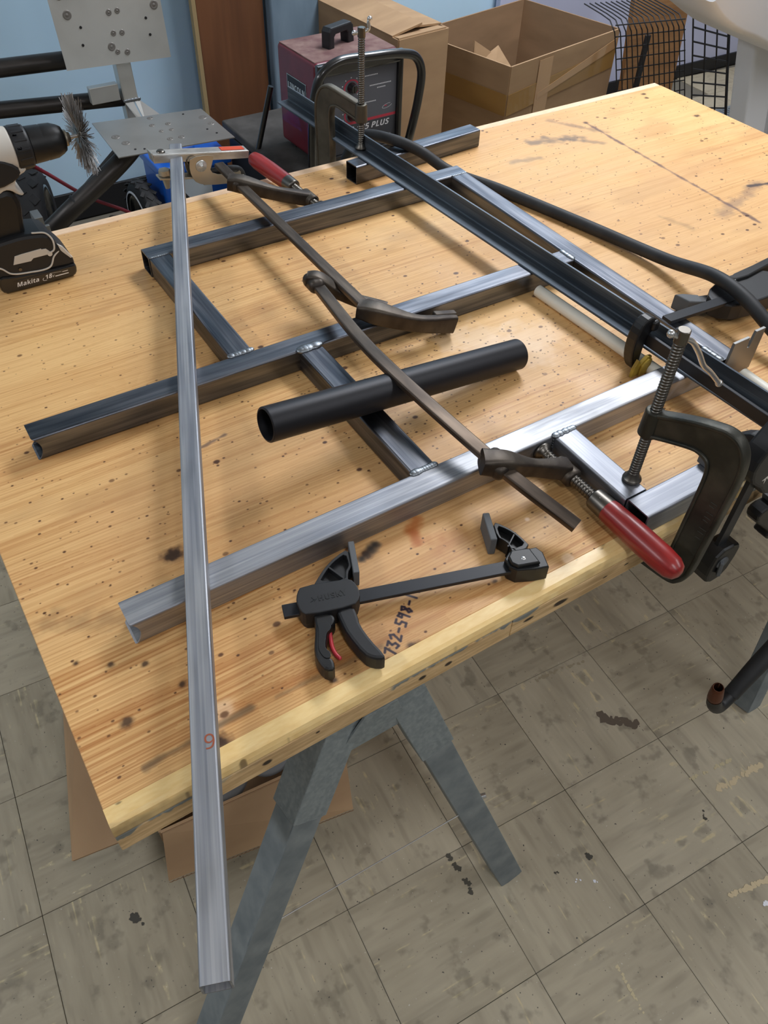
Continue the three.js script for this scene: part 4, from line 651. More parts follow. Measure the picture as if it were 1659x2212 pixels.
  const bat = part(t, 'battery', [plate([[0.155, 0.69], [0.165, TOP + 0.0004], [0.274, TOP + 0.0004], [0.284, 0.69], [0.2865, 0.703], [0.284, 0.7085], [0.243, 0.7095], [0.177, 0.715], [0.16, 0.7195], [0.153, 0.706]], zc - 0.037, zc + 0.0375, 'xy', 0.0035, 1), box(0.185, 0.7045, zc + 0.03, 0.282, 0.706, zc + 0.0385, 0.0006)], M.gloss, 'glossy black battery');
  const tex = canvasTex(512, 96, (g, w, h) => { g.fillStyle = '#0d0d0f'; g.fillRect(0, 0, w, h); g.fillStyle = '#ececec'; g.save(); g.font = 'italic bold 62px sans-serif'; g.fillText('Makita', 12, 66); g.restore(); g.font = 'italic bold 60px sans-serif'; g.fillText('18', 276, 62); g.font = 'italic 34px sans-serif'; g.fillText('V', 344, 62); g.fillRect(372, 52, 128, 10); g.fillRect(446, 26, 54, 6); g.strokeStyle = '#ececec'; g.lineWidth = 5; g.beginPath(); g.moveTo(290, 74); g.quadraticCurveTo(236, 76, 266, 44); g.stroke(); g.lineWidth = 2.5; g.beginPath(); g.moveTo(330, 14); g.lineTo(440, 24); g.stroke(); });
  const lab = new THREE.PlaneGeometry(0.094, 0.0165).translate(0.225, 0.6975, zc + 0.0379); part(bat, 'lettering', lab, phys({ map: tex, roughness: 0.3, clearcoat: 0.8 }), 'white lettering on the battery');
  part(t, 'spindle', rod(V(0.335, ax, zc), V(0.366, ax, zc), 0.003, 0.003, 14), M.chrome);
  const hub = part(t, 'wire_brush', [rod(V(0.349, ax, zc), V(0.361, ax, zc), 0.011, 0.011, 24), lathe(V(0.35, ax, zc), V(0.36, ax, zc), [[0, 0], [0, 0.02], [0.002, 0.021], [0.008, 0.021], [0.01, 0.02], [0.01, 0]])], M.screw, 'round wire brush');
  const parts = [];
  for (let i = 0; i < 900; i++) { const a = rr(0, 6.283), r0 = 0.012, r1 = rr(0.04, 0.064), dx = rr(-0.004, 0.004), dxe = dx * 1.6 + rr(-0.0055, 0.0055), a1 = a + rr(-0.16, 0.16); const g = new THREE.CylinderGeometry(0.00055, 0.0005, 1, 3, 1, true); g.rotateX(Math.PI / 2); const A = V(0.355 + dx, ax + Math.cos(a) * r0, zc + Math.sin(a) * r0), B = V(0.355 + dxe, ax + Math.cos(a1) * r1, zc + Math.sin(a1) * r1); g.scale(1, 1, A.distanceTo(B)); parts.push(g.applyMatrix4(along(A, B))); }
  const br = part(hub, 'bristles', mergeGeometries(parts), M.bristle); br.userData.kind = 'stuff';
}
// ================================================================ cable and welding gun
single('welding_cable', 'thick black rubber cable running over the workbench beside the angle iron to the right border', 'cable', wire([[1.42, 0.43, -1.62], [1.25, 0.42, -1.55], [1.08, 0.48, -1.42], [1.0, 0.61, -1.275], [0.992, 0.715, -1.178], [1.012, 0.7365, -1.09], [1.045, 0.728, -1.03], [1.085, 0.6985, -0.975], [1.13, 0.6968, -0.85], [1.182, 0.6968, -0.66], [1.212, 0.708, -0.46], [1.196, 0.7395, -0.345], [1.184, 0.742, -0.275], [1.175, 0.725, -0.2], [1.18, 0.6985, -0.12], [1.24, 0.6968, -0.05], [1.36, 0.6968, -0.04], [1.45, 0.698, -0.012], [1.5, 0.692, 0.012], [1.52, 0.64, 0.03], [1.46, 0.5, 0.06], [1.36, 0.42, 0.085], [1.24, 0.39, 0.1]], 0.0115, 220, 16), M.rubber, [1.2, TOP, -0.4]);
{
  const t = thing('welding_gun', 'black welding gun with a copper tip hanging below the right front of the workbench', 'welding gun', [0.98, 0.25, 0.12]);
  const P = [[1.24, 0.39, 0.1], [1.09, 0.35, 0.105], [1.015, 0.3, 0.11], [0.955, 0.247, 0.116], [0.925, 0.239, 0.118], [0.905, 0.262, 0.117], [0.897, 0.287, 0.115]];
  part(t, 'handle', loft(P.slice(0, 4), [[0.036, 0.036], [0.034, 0.034], [0.031, 0.031], [0.027, 0.027]], { k: 0.9, n: 24 }), M.rubber);
  part(t, 'gooseneck', wire(P.slice(2), 0.0125, 40, 16), M.plastic);
  part(t, 'collar', lathe(V(...P[1]), V(...P[2]), [[0.02, 0.0172], [0.02, 0.0195], [0.034, 0.0195], [0.034, 0.0172]]), M.plasticEdge);
  part(t, 'nozzle', lathe(V(0.8975, 0.284, 0.115), V(0.889, 0.327, 0.113), [[0, 0.0095], [0.001, 0.0118], [0.012, 0.0122], [0.034, 0.0105], [0.041, 0.0088], [0.0415, 0.0072], [0.02, 0.0072]]), M.copper, 'copper nozzle');
  part(t, 'wire_tip', rod(V(0.889, 0.324, 0.113), V(0.8878, 0.334, 0.1127), 0.0008), M.copper);
}

// ================================================================ under the bench: box of discarded cups
function panel(P, th, mat) { // quad P[0..3] given thickness th
  const [a, b, c, d] = P.map(p => V(...p)), n = b.clone().sub(a).cross(d.clone().sub(a)).normalize().multiplyScalar(th / 2), v = [];
  const F = [a, b, c, d].map(q => q.clone().add(n)), Bk = [a, b, c, d].map(q => q.clone().sub(n)), uvs = [];
  const eu = b.distanceTo(a), ev = d.distanceTo(a);
  const quad = (p, q, r, s, U = [[0, 0], [eu, 0], [eu, ev], [0, ev]]) => { for (const [m, k] of [[p, 0], [q, 1], [r, 2], [p, 0], [r, 2], [s, 3]]) { v.push(m.x, m.y, m.z); uvs.push(...U[k]); } };
  quad(...F); quad(Bk[0], Bk[3], Bk[2], Bk[1], [[0, 0], [0, ev], [eu, ev], [eu, 0]]); for (let i = 0; i < 4; i++) { const j = (i + 1) % 4; quad(Bk[i], Bk[j], F[j], F[i], [[0, 0], [eu, 0], [eu, th], [0, th]]); }
  const g = new THREE.BufferGeometry(); g.setAttribute('position', new THREE.Float32BufferAttribute(v, 3)); g.setAttribute('uv', new THREE.Float32BufferAttribute(uvs, 2)); g.computeVertexNormals(); return g;
}
{
  const t = thing('cardboard_box', 'open cardboard box of waste cups under the near left corner of the workbench', 'box', [0.2, 0, -0.42]);
  const x0 = 0.035, x1 = 0.36, z0 = -0.62, z1 = -0.212, h = 0.165, th = 0.005;
  part(t, 'wall', panel([[x0, 0.001, z1], [x1, 0.001, z1 + 0.03], [x1, h, z1 + 0.03], [x0, h, z1]], th, M.card), M.card);
  part(t, 'wall', panel([[x0, 0.001, z0], [x0, 0.001, z1], [x0, h, z1], [x0, h, z0]], th, M.card), M.card);
  part(t, 'wall', panel([[x1, 0.001, z1 + 0.03], [x1, 0.001, z0], [x1, h, z0], [x1, h, z1 + 0.03]], th, M.card), M.card);
  part(t, 'wall', panel([[x1, 0.001, z0], [x0, 0.001, z0], [x0, h, z0], [x1, h, z0]], th, M.card), M.card);
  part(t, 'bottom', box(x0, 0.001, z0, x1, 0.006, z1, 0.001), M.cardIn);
  part(t, 'flap', panel([[x0 + 0.002, h, z1 + 0.004], [x1 - 0.005, h, z1 + 0.034], [x1 - 0.03, 0.098, z1 + 0.104], [x0 - 0.018, 0.098, z1 + 0.05]], th, M.card), M.card, 'front flap folded down, its corrugated edge showing');
  part(t, 'flap', panel([[x0 - 0.004, h, z0], [x0 - 0.004, h, z1 - 0.01], [-0.1, 0.13, z1 - 0.045], [-0.02, 0.13, z0 + 0.05]], th, M.card), M.card, 'left flap folded out');
  // corrugation along the lower edge of the front flap
  const A = V(x0 - 0.018, 0.0965, z1 + 0.053), B = V(x1 - 0.03, 0.0965, z1 + 0.107), pts = []; for (let i = 0; i <= 90; i++) { const q = A.clone().lerp(B, i / 90); pts.push([q.x, q.y + (i % 2 ? 0.0018 : -0.0018), q.z + (i % 2 ? 0.001 : -0.001)]); }
  part(t, 'corrugation', wire(pts, 0.0008, 360, 5), M.cardIn);
  const cups = [[0.15, 0.155, -0.268, 0.2, 0.045], [0.242, 0.16, -0.266, -0.1, 0.04], [0.318, 0.165, -0.275, 0.0, 0.031], [0.29, 0.15, -0.42, -0.2, 0.04], [0.17, 0.13, -0.44, 0.3, 0.042], [0.071, 0.15, -0.268, 0.1, 0.025]];
  const where = ['grey plastic cup in the box under the workbench, next to the long tube', 'clear ribbed plastic cup in the box under the workbench, middle of the pile', 'plastic cup at the top of the pile in the box, near the sawhorse leg', 'plastic cup deep in the box behind the sawhorse leg', 'plastic cup at the back of the box under the bench top', 'small shiny cup left of the long tube in the box under the workbench'];
  cups.forEach(([x, y, z, a, r], i) => { const c = thing('plastic_cup', where[i], 'cup', [x, y - 0.05, z], 'cups in the waste box'); const d = V(Math.sin(a) * 0.6, 0.6, 0.75).normalize(), A = V(x, y, z).addScaledVector(d, -0.06), B = V(x, y, z).addScaledVector(d, 0.04); part(c, 'cup', lathe(A, B, [[0, 0], [0, r * 0.72], [0.002, r * 0.75], [0.03, r * 0.82], [0.032, r * 0.86], [0.06, r * 0.92], [0.062, r * 0.95], [0.095, r], [0.098, r * 1.05], [0.1, r]]), M.cup); part(c, 'lid', lathe(A, B, [[0.096, r * 1.06], [0.101, r * 1.07], [0.103, r * 0.9], [0.101, r * 0.3], [0.1015, 0]]), M.cup); });
}

// ================================================================ behind the bench, from left to right
{ // unfinished kart: tube frame, seat plates, wheels
  const t = thing('go_kart', 'half-built kart of dark tubes with two bare metal seat plates by the blue wall', 'kart', [0.6, 0, -2.0]);
  part(t, 'frame_tube', rod(V(-0.5, 0.705, -2.1), V(0.64, 0.661, -2.1), 0.0225, 0.0225, 28), M.kartTube);
  part(t, 'frame_tube', rod(V(-0.5, 0.642, -2.1), V(0.745, 0.541, -2.1), 0.0215, 0.0215, 28), M.kartTube);
  part(t, 'frame_tube', wire([[0.2, 0.09, -1.86], [0.3, 0.27, -1.84], [0.43, 0.385, -1.8], [0.53, 0.447, -1.795], [0.61, 0.49, -1.805], [0.67, 0.512, -1.84], [0.71, 0.508, -1.92], [0.735, 0.48, -2.02], [0.745, 0.44, -2.08]], 0.0245, 90, 24), M.kartTube);
  part(t, 'frame_tube', rod(V(0.28, 0.16, -2.0), V(0.66, 0.49, -1.92), 0.008, 0.008, 14), M.dark);
  part(t, 'frame_tube', rod(V(0.1, 0.1, -1.95), V(1.0, 0.1, -1.98), 0.02, 0.02, 20), M.kartTube);
  part(t, 'frame_tube', rod(V(0.53, 0.03, -1.8), V(0.62, 0.26, -1.98), 0.026, 0.026, 20), M.kartTube);
  part(t, 'clamp_ring', lathe(V(0.475, 0.415, -1.7975), V(0.5, 0.43, -1.797), [[0, 0.0246], [0, 0.0262], [0.006, 0.0262], [0.006, 0.0246]]), M.dark);
  const up = part(t, 'upright', [tube4(V(0.752, 0.545, -2.075), V(0.74, 0.95, -2.075), 0.042, 0.042, 0.003, 0.004), tube4(V(0.757, 0.4, -2.1), V(0.752, 0.56, -2.1), 0.04, 0.03, 0.003, 0.004)], M.sheet);
  part(up, 'weld_bead', weld(V(0.73, 0.548, -2.053), V(0.775, 0.548, -2.053), 0.005, 9, V(0, 0, 1)), M.weld);
  part(t, 'gusset', [panel([[0.731, 0.545, -2.055], [0.755, 0.545, -2.053], [0.772, 0.485, -2.03], [0.765, 0.48, -2.03]], 0.003), panel([[0.775, 0.545, -2.055], [0.76, 0.545, -2.053], [0.775, 0.483, -2.03], [0.84, 0.483, -2.06]], 0.003)], M.sheet);
  part(t, 'stub_plate', box(0.64, 0.553, -2.078, 0.722, 0.597, -2.055, 0.002), M.sheet);
  const spot = (p, u, v, n, r) => { const c = V(...p); return lathe(c, c.clone().add(V(...n).multiplyScalar(0.0016)), [[0, r], [0.0012, r * 0.92], [0.0012, r * 0.62], [0.0007, r * 0.55], [0.0007, r * 0.3], [0.0018, r * 0.22], [0.0018, 0]], 20); };
  { // back plate, leaning a little
    const q = [[0.587, 0.66, -2.028], [0.879, 0.65, -2.028], [0.873, 1.0, -2.05], [0.58, 1.0, -2.05]];
    const pl = part(t, 'seat_back', panel(q, 0.002), M.sheet, 'bare sheet metal seat back with weld spots');
    const on = (u, v) => { const a = V(...q[0]).lerp(V(...q[1]), u), b = V(...q[3]).lerp(V(...q[2]), u); const c = a.lerp(b, v); return [c.x, c.y, c.z + 0.001]; };
    [[0.13, 0.37, 0.0115], [0.93, 0.37, 0.0115], [0.1, 0.50, 0.011], [0.5, 0.355, 0.008], [0.58, 0.36, 0.0075], [0.5, 0.215, 0.0075], [0.58, 0.212, 0.0075], [0.455, 0.125, 0.0105], [0.59, 0.075, 0.008], [0.5, 0.085, 0.007], [0.47, 0.49, 0.008], [0.56, 0.495, 0.008]].forEach(([u, v, r]) => part(pl, 'weld_spot', spot(on(u, v), 0, 0, [0, 0.06, 1], r), M.burn));
    [[0.22, 0.28], [0.2, 0.16], [0.83, 0.29], [0.84, 0.175]].forEach(([u, v]) => { const c = V(...on(u, v)); part(pl, 'rivet_hole', rod(c, c.clone().add(V(0, 0, 0.0012)), 0.0036, 0.0036, 12), M.dark); });
  }
  { // seat pan, level
    const q = [[0.588, 0.552, -1.701], [0.899, 0.55, -1.677], [0.895, 0.553, -1.888], [0.596, 0.556, -1.929]];
    const pl = part(t, 'seat_pan', panel(q, 0.0025), M.pan, 'bare sheet metal seat pan with weld spots');
    const on = (u, v) => { const a = V(...q[0]).lerp(V(...q[1]), u), b = V(...q[3]).lerp(V(...q[2]), u); const c = a.lerp(b, v); return [c.x, c.y + 0.0012, c.z]; };
    [[0.1, 0.53, 0.016], [0.14, 0.33, 0.016], [0.93, 0.72, 0.016], [0.94, 0.5, 0.013], [0.46, 0.7, 0.011], [0.6, 0.68, 0.011], [0.49, 0.5, 0.009], [0.58, 0.5, 0.009], [0.5, 0.25, 0.012], [0.6, 0.25, 0.012], [0.5, 0.92, 0.012]].forEach(([u, v, r]) => part(pl, 'weld_spot', spot(on(u, v), 0, 0, [0, 1, 0], r * 0.75), M.burn));
    [[0.17, 0.13], [0.24, 0.1], [0.8, 0.9], [0.86, 0.35], [0.9, 0.2]].forEach(([u, v]) => { const c = V(...on(u, v)); part(pl, 'rivet_hole', rod(c, c.clone().add(V(0, 0.0012, 0)), 0.003, 0.003, 10), M.dark); });
  }
  const wheel = (c, axis, R, w, knobs) => {
    const a = V(...axis).normalize(), A = V(...c).addScaledVector(a, -w / 2), B = V(...c).addScaledVector(a, w / 2);
    const tire = [lathe(A, B, [[0.01, R * 0.62], [0.0, R * 0.78], [0.012, R * 0.93], [w * 0.28, R * 0.985], [w / 2, R], [w * 0.72, R * 0.985], [w - 0.012, R * 0.93], [w, R * 0.78], [w - 0.01, R * 0.62]], 56)];
    const e1 = V(0, 1, 0).cross(a).normalize(), e2 = a.clone().cross(e1);
    for (let i = 0; i < knobs; i++) for (const s of [-1, 0, 1]) { const an = (i + (s ? 0.5 : 0)) / knobs * 6.283, rd = e1.clone().multiplyScalar(Math.cos(an)).addScaledVector(e2, Math.sin(an)), P = V(...c).addScaledVector(a, s * w * 0.29).addScaledVector(rd, R * (s ? 0.975 : 0.995)); const tg = a.clone().cross(rd), dir = tg.clone().addScaledVector(a, s ? s * 0.9 : 0.7).normalize(); tire.push(bar4(P.clone().addScaledVector(dir, -R * 0.09), P.clone().addScaledVector(dir, R * 0.09), w * 0.2, 0.0045, 0.0015, rd)); }
    const wh = part(t, 'wheel', tire, M.tireBlack, 'black knobbly tyre');
    part(wh, 'rim', [lathe(A, B, [[0.012, 0], [0.012, R * 0.2], [0.02, R * 0.25], [0.022, R * 0.52], [0.006, R * 0.6], [0.004, R * 0.66], [0.01, R * 0.68]], 40), lathe(B, A, [[0.012, 0], [0.012, R * 0.2], [0.02, R * 0.25], [0.022, R * 0.52], [0.006, R * 0.6], [0.004, R * 0.66], [0.01, R * 0.68]], 40)], M.gloss);
    part(wh, 'rim_band', lathe(A, B, [[-0.001, R * 0.7], [-0.0015, R * 0.73], [0.001, R * 0.755], [0.003, R * 0.74]], 48), M.machine);
  };
  wheel([0.425, 0.165, -2.26], [0.93, 0, 0.3], 0.165, 0.12, 18);
  wheel([0.77, 0.122, -2.2], [1, 0, -0.04], 0.122, 0.062, 20);
  part(t, 'brake_cable', wire([[0.3, 0.3, -1.75], [0.31, 0.47, -1.7], [0.315, 0.54, -1.72], [0.37, 0.535, -1.85], [0.44, 0.452, -1.95], [0.52, 0.374, -1.95], [0.56, 0.341, -1.95], [0.645, 0.284, -1.95], [0.72, 0.2, -1.98]], 0.0052, 80, 10), M.redCable, 'dark red cable');
  part(t, 'bracket', [box(0.34, 0.43, -1.706, 0.36, 0.47, -1.66, 0.001), box(0.34, 0.392, -1.7, 0.375, 0.43, -1.69, 0.001), rod(V(0.35, 0.10, -1.72), V(0.35, 0.42, -1.72), 0.01)], M.cut);
  part(t, 'under_tray', box(0.2, 0.02, -2.3, 0.7, 0.07, -1.9, 0.01), M.dark);
}
{ const t = thing('plastic_crate', 'blue plastic crate with a pale label standing on the floor behind the ground clamp', 'crate', [0.93, 0, -2.22]);
  part(t, 'body', [box(0.825, 0.001, -2.32, 1.06, 0.27, -2.14, 0.012), box(0.815, 0.27, -2.33, 1.07, 0.3, -2.13, 0.008), box(0.85, 0.3, -2.28, 0.97, 0.335, -2.18, 0.015)], M.blue);
  part(t, 'label_sheet', box(0.855, 0.02, -2.139, 0.99, 0.26, -2.1365, 0.0008), M.paleLabel, 'pale label');
  part(t, 'cable', wire([[0.86, 0.29, -2.12], [0.88, 0.22, -2.115], [0.93, 0.15, -2.12], [0.98, 0.05, -2.13], [1.0, 0.012, -2.1]], 0.005, 40, 8), M.rubber); }
{ const t = thing('plywood_sheet', 'brown plywood sheet with a pale edge standing against the blue wall left of the column', 'board', [1.25, 0, -2.45]);
  part(t, 'sheet', box(1.134, 0.002, -2.47, 1.372, 1.7, -2.448, 0.001, 'y'), M.plywood);
  part(t, 'edge', box(1.119, 0.002, -2.47, 1.1335, 1.7, -2.4475, 0.001, 'y'), M.plyEdge, 'pale bare edge'); }
{ const t = thing('painted_column', 'tall grey-blue painted column behind the welder', 'column', [1.49, 0, -2.45]);
  part(t, 'shaft', box(1.384, 0.002, -2.54, 1.62, 2.2, -2.42, 0.01, 'y'), M.column); part(t, 'plinth', box(1.374, 0.001, -2.545, 1.63, 0.14, -2.405, 0.006, 'x'), M.column); }
{ // cart and welder
  const t = thing('welder_cart', 'black welder cart with a bent tube handle and a dusty grey shelf', 'cart', [1.28, 0, -1.92]);
  part(t, 'shelf', box(1.075, 0.355, -2.2, 1.5, 0.382, -1.7, 0.006), M.shelfGrey);
  for (const [x, z] of [[1.1, -1.74], [1.47, -1.74], [1.1, -2.16], [1.47, -2.16]]) part(t, 'leg', box(x - 0.015, 0.003, z - 0.015, x + 0.015, 0.356, z + 0.015, 0.003, 'y'), M.dark);
  part(t, 'lower_shelf', box(1.085, 0.08, -2.19, 1.49, 0.1, -1.71, 0.006), M.dark);
  part(t, 'side_panel', box(1.078, 0.1, -2.15, 1.09, 0.35, -1.75, 0.003), M.dark);
  part(t, 'strut', rod(V(1.135, 0.56, -1.93), V(1.085, 0.375, -1.95), 0.0085, 0.0085, 14), M.gloss);
  part(t, 'push_handle', wire([[1.135, 0.38, -1.69], [1.132, 0.55, -1.67], [1.139, 0.625, -1.662], [1.158, 0.668, -1.66], [1.205, 0.692, -1.66], [1.31, 0.691, -1.66], [1.415, 0.683, -1.66], [1.462, 0.668, -1.66], [1.484, 0.63, -1.66], [1.479, 0.555, -1.66], [1.461, 0.46, -1.665], [1.458, 0.38, -1.69]], 0.0125, 120, 18), M.gloss, 'bent black tube handle');
}
{
  const w = 0.282, h = 0.285, d = 0.22, m = M4().makeRotationY(0.03); m.setPosition(1.319, 0.384, -1.735);
  const t = thing('welder', 'dark red welding machine with a black front panel and a dusty top', 'welder', [1.298, 0.384, -1.9]);
  const G = (g) => flat(g.clone()).applyMatrix4(m);
  part(t, 'cabinet', G(box(-w / 2, 0.012, -d, w / 2, h, 0, 0.012, 'y')), M.welderRed);
  part(t, 'top_dust', G(box(-w / 2 + 0.006, h - 0.003, -d + 0.006, w / 2 - 0.006, h + 0.0012, -0.012, 0.0015)), M.dust, 'dusty top plate');
  const bz = part(t, 'front_bezel', G(merge([plate([[-w / 2 - 0.003, 0.006], [w / 2 + 0.003, 0.006], [w / 2 + 0.003, h + 0.002], [-w / 2 - 0.003, h + 0.002]], 0, 0.022, 'xy', 0.006, 0, [[[-w / 2 + 0.016, 0.03], [w / 2 - 0.016, 0.03], [w / 2 - 0.016, h - 0.03], [-w / 2 + 0.016, h - 0.03]]])])), M.gloss, 'black moulded front frame');
  const tex = canvasTex(640, 680, (g, W, H) => {
    g.fillStyle = '#5c5d64'; g.fillRect(0, 0, W, H); g.fillStyle = '#414248'; g.fillRect(0, 440, W, 240); g.fillStyle = '#b93a4a'; g.fillRect(0, 414, W, 24);
    g.fillStyle = '#dcdce0'; g.font = 'italic bold 70px sans-serif'; g.fillText('SP-135 PLUS', 176, 508);
    for (const [x, y, wd] of [[356, 56, 110], [400, 142, 190], [466, 170, 70], [330, 274, 120], [250, 604, 230]]) for (let k = 0; k < wd; k += 13) g.fillRect(x + k, y, 9, 9); // print too small to read
    g.fillRect(60, 98, 24, 9); g.fillRect(52, 122, 36, 9); g.lineWidth = 6; g.strokeStyle = '#c9c9ce'; g.beginPath(); g.arc(326, 60, 14, 0, 6.3); g.stroke();
    g.strokeStyle = '#b3344a'; g.lineWidth = 12; for (const [x, y] of [[240, 130], [240, 360]]) { g.beginPath(); g.arc(x, y, 62, 2.2, 7.2); g.stroke(); g.fillStyle = '#d8d8dc'; for (let i = 0; i < 9; i++) { const a = 2.2 + i * 0.62; g.beginPath(); g.arc(x + Math.cos(a) * 82, y + Math.sin(a) * 82, 5, 0, 6.3); g.fill(); } }
    g.strokeStyle = '#c3c3c8'; g.lineWidth = 4; g.beginPath(); g.ellipse(560, 346, 44, 16, -0.25, 0.2, 5.6); g.stroke(); g.fillStyle = '#b3344a'; g.fillRect(536, 338, 22, 10); g.beginPath(); g.arc(590, 606, 10, 0, 6.3); g.lineWidth = 3; g.stroke();
  });
  part(bz, 'face_plate', G((() => { const g = new THREE.BoxGeometry(w - 0.034, h - 0.062, 0.002).translate(0, h / 2, 0.012); return g; })()), std({ map: tex, roughness: 0.55 }), 'grey panel with white lettering and a red stripe');
  for (const [u, v] of [[0.375, 0.81], [0.375, 0.47]]) { const c = V((u - 0.5) * (w - 0.034), h / 2 + (v - 0.5) * (h - 0.062), 0.012); part(bz, 'knob', G(merge([lathe(c, c.clone().add(V(0, 0, 0.02)), [[0, 0], [0, 0.0145], [0.004, 0.0145], [0.006, 0.012], [0.018, 0.0105], [0.019, 0.009], [0.019, 0]]), box(c.x - 0.0015, c.y - 0.009, 0.03, c.x + 0.0015, c.y + 0.011, 0.033, 0.0005)])), M.gloss); }
  part(bz, 'switch', G(box(-0.088, 0.188, 0.012, -0.076, 0.21, 0.02, 0.002)), M.gloss);
  part(t, 'carry_handle', G(merge([plate([[-0.052, h - 0.002], [-0.052, h + 0.044], [-0.044, h + 0.054], [0.042, h + 0.054], [0.052, h + 0.044], [0.056, h - 0.002], [0.03, h - 0.002], [0.027, h + 0.028], [0.022, h + 0.034], [-0.024, h + 0.034], [-0.03, h + 0.028], [-0.03, h - 0.002]], -0.016, 0.016, 'xy', 0.004)]).applyMatrix4(M4().makeRotationY(0.3).setPosition(0.0, 0, -0.11))), M.plastic, 'black carry handle');
  const side = canvasTex(256, 128, (g, W, H) => { g.fillStyle = '#9fb0b8'; g.fillRect(0, 0, W, H); g.fillStyle = '#22262c'; g.fillRect(5, 5, W - 10, H - 10); g.fillStyle = '#c9d4da'; g.font = 'bold 52px sans-serif'; g.fillText('LINCOLN', 10, 84); });
  part(t, 'maker_plate', G(new THREE.BoxGeometry(0.0012, 0.055, 0.11).rotateX(0).translate(-w / 2 - 0.0006, 0.19, -0.11)), std({ map: side, roughness: 0.5 }), 'black plate with pale lettering on the side');
  part(t, 'foot', G(merge([-1, 1].flatMap(a => [-0.04, -d + 0.04].map(z => box(a * (w / 2 - 0.03) - 0.014, -0.0015, z - 0.014, a * (w / 2 - 0.03) + 0.014, 0.013, z + 0.014, 0.002))))), M.rubber);
}
// cardboard cartons
function carton(label, O, ux, uz, W, D, H, th, tapes, flaps, category = 'box') {
  const X = V(ux[0], 0, ux[1]).normalize(), Z = V(uz[0], 0, uz[1]).normalize(), q = (a, y, b) => { const v = V(O[0], 0, O[1]).addScaledVector(X, a).addScaledVector(Z, b); return [v.x, y, v.z]; };
  const t = thing('cardboard_box', label, category, q(W / 2, 0, D / 2));
  part(t, 'wall', panel([q(0, 0.001, 0), q(W, 0.001, 0), q(W, H, 0), q(0, H, 0)], th), M.card);
  part(t, 'wall', panel([q(0, 0.001, D), q(0, 0.001, 0), q(0, H, 0), q(0, H, D)], th), M.card);
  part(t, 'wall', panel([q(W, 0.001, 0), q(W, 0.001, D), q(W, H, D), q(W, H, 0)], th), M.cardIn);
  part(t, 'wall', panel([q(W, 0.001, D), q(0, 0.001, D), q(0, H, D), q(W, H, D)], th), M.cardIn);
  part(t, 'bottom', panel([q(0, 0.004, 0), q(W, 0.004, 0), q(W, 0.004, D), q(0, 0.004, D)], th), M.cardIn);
  for (const [P, mt, lab] of tapes) part(t, 'tape', panel(P.map(p => q(...p)), 0.0012), mt, lab);
  for (const P of flaps) part(t, 'flap', panel(P.map(p => q(...p)), th), M.card);
  return t;
}
carton('large open cardboard box with packing tape behind the far right of the workbench', [1.992, -1.858], [0.613, -0.123], [-0.122, -0.6], 0.625, 0.46, 0.5, 0.006,
  [[[[-0.0045, 0.34, 0.45], [-0.0045, 0.34, -0.0005], [-0.0045, 0.41, -0.0005], [-0.0045, 0.41, 0.45]], M.tape, 'strip of brown tape'], [[[-0.001, 0.34, -0.0045], [0.62, 0.37, -0.0045], [0.62, 0.44, -0.0045], [-0.001, 0.41, -0.0045]], M.tape, 'strip of brown tape'], [[[0.16, 0.36, -0.0065], [0.62, 0.44, -0.0065], [0.62, 0.475, -0.0065], [0.16, 0.38, -0.0065]], M.clearTape, 'wrinkled clear tape'], [[[0.15, 0.2, -0.006], [0.225, 0.2, -0.006], [0.225, 0.49, -0.006], [0.15, 0.49, -0.006]], M.clearTape, 'clear tape']],
  [[[0.01, 0.26, 0.08], [0.25, 0.26, 0.08], [0.25, 0.36, 0.3], [0.01, 0.36, 0.3]], [[0.16, 0.28, 0.2], [0.35, 0.3, 0.2], [0.33, 0.42, 0.33], [0.2, 0.38, 0.33]], [[0.2, 0.28, 0.3], [0.5, 0.28, 0.3], [0.2, 0.46, 0.34], [0.19, 0.4, 0.33]]]);
carton('tall narrow cardboard box standing between the welder and the large open box', [1.6, -1.955], [1, -0.12], [-0.06, -1], 0.21, 0.5, 0.61, 0.006, [], [[[-0.004, 0.612, 0.03], [0.12, 0.63, 0.03], [0.12, 0.63, 0.5], [-0.004, 0.612, 0.5]], [[0.09, 0.622, 0.04], [0.212, 0.612, 0.04], [0.212, 0.612, 0.5], [0.09, 0.622, 0.5]], [[0.0, 0.612, 0.0], [0.2, 0.612, 0.0], [0.19, 0.6, 0.1], [0.01, 0.6, 0.1]]]);
{ const t = thing('wall_panel', 'pale lilac panel standing against the wall between the large box and the wire basket', 'panel', [2.9, 0, -2.45]); part(t, 'sheet', box(2.45, 0.002, -2.53, 4.9, 1.6, -2.5, 0.004), M.lilac); part(t, 'bottom_rail', box(2.44, 0.001, -2.535, 4.91, 0.06, -2.49, 0.004), M.dark); }
{ const t = thing('wooden_board', 'tan wooden board standing upright behind the wire basket', 'board', [2.75, 0, -1.92]); part(t, 'board', panel([[2.63, 0.002, -1.9], [2.9, 0.002, -1.9], [2.92, 1.0, -1.99], [2.6, 1.0, -1.99]], 0.02), M.tan); part(t, 'cleat', box(2.64, 0.3, -1.885, 2.66, 0.5, -1.87, 0.003, 'y'), M.dark, 'short dark strip'); }
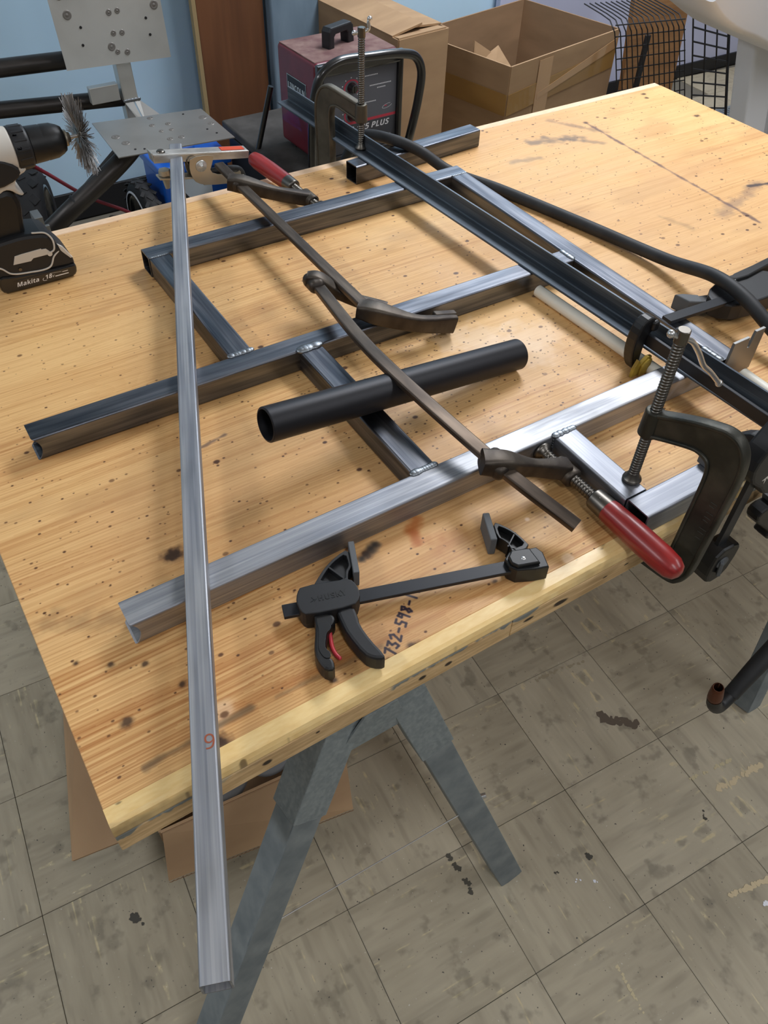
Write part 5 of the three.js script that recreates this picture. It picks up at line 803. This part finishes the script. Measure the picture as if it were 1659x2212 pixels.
{ // bent wire basket, two sides of grid
  const t = thing('wire_basket', 'black wire grid basket standing on the floor beyond the right end of the workbench', 'basket', [2.5, 0, -1.55]);
  const grid = (name, q, nu, nv, r, top) => {
    const on = (u, v) => V(...q[0]).lerp(V(...q[1]), u).lerp(V(...q[3]).lerp(V(...q[2]), u), v), out = [];
    for (let i = 0; i <= nu; i++) { const a = on(i / nu, 0), b = on(i / nu, 1); out.push(top ? wire([[a.x, a.y, a.z], [b.x, b.y - 0.015, b.z], [b.x - 0.004, b.y, b.z - 0.006], [b.x + 0.01, b.y + 0.004, b.z - 0.04], [b.x + 0.05, b.y + 0.004, b.z - 0.2]], r, 16, 5) : rod(a, b, r, r, 6)); }
    for (let j = 0; j <= nv; j++) out.push(rod(on(0, j / nv), on(1, j / nv), r, r, 6));
    part(t, name, out, M.dark);
  };
  grid('front_grid', [[2.72, 0.01, -1.54], [2.885, 0.01, -1.52], [2.655, 0.62, -1.55], [2.47, 0.675, -1.56]], 3, 15, 0.0028, false);
  grid('side_grid', [[2.36, 0.01, -1.56], [2.7, 0.01, -1.55], [2.44, 0.66, -1.56], [2.15, 0.675, -1.58]], 13, 20, 0.002, true);
  part(t, 'rim_wire', [rod(V(2.47, 0.675, -1.56), V(2.655, 0.62, -1.55), 0.004), rod(V(2.655, 0.62, -1.55), V(2.885, 0.01, -1.52), 0.005)], M.dark);
}
{ // white moulded stand
  const t = thing('plastic_stand', 'white moulded plastic stand with splayed legs beyond the right end of the workbench', 'stand', [2.4, 0, -1.25]);
  part(t, 'top', loft([[2.03, 0.91, -1.27], [2.14, 0.86, -1.24], [2.33, 0.8, -1.22], [2.55, 0.77, -1.22], [2.9, 0.77, -1.24]], [[0.36, 0.09], [0.4, 0.15], [0.42, 0.19], [0.42, 0.19], [0.42, 0.19]], { k: 0.22 }), M.machine);
  const leg = (a, b, w) => part(t, 'leg', loft([a, b], [[w, 0.075], [w * 0.9, 0.06]], { k: 0.3, n: 2, up: V(0, 0, 1) }), M.machine);
  leg([2.325, 0.75, -1.2], [2.46, 0.0, -1.12], 0.105); leg([2.64, 0.75, -1.39], [2.79, 0.0, -1.43], 0.1); leg([2.85, 0.75, -1.2], [3.0, 0.0, -1.12], 0.1); leg([2.85, 0.75, -1.4], [3.0, 0.0, -1.46], 0.1);
}
{ const t = thing('floor_grate', 'grey ribbed metal floor grate beyond the right end of the workbench', 'grate', [3.5, 0, -1.8]); part(t, 'frame', [box(3.1, 0.001, -2.1, 3.9, 0.012, -2.08, 0.002), box(3.1, 0.001, -1.52, 3.9, 0.012, -1.5, 0.002)], M.saw); part(t, 'slat', Array.from({ length: 40 }, (_, i) => box(3.1 + i * 0.02, 0.001, -2.08, 3.109 + i * 0.02, 0.011, -1.52, 0.001)), M.saw); }

renderer.render(scene, camera);
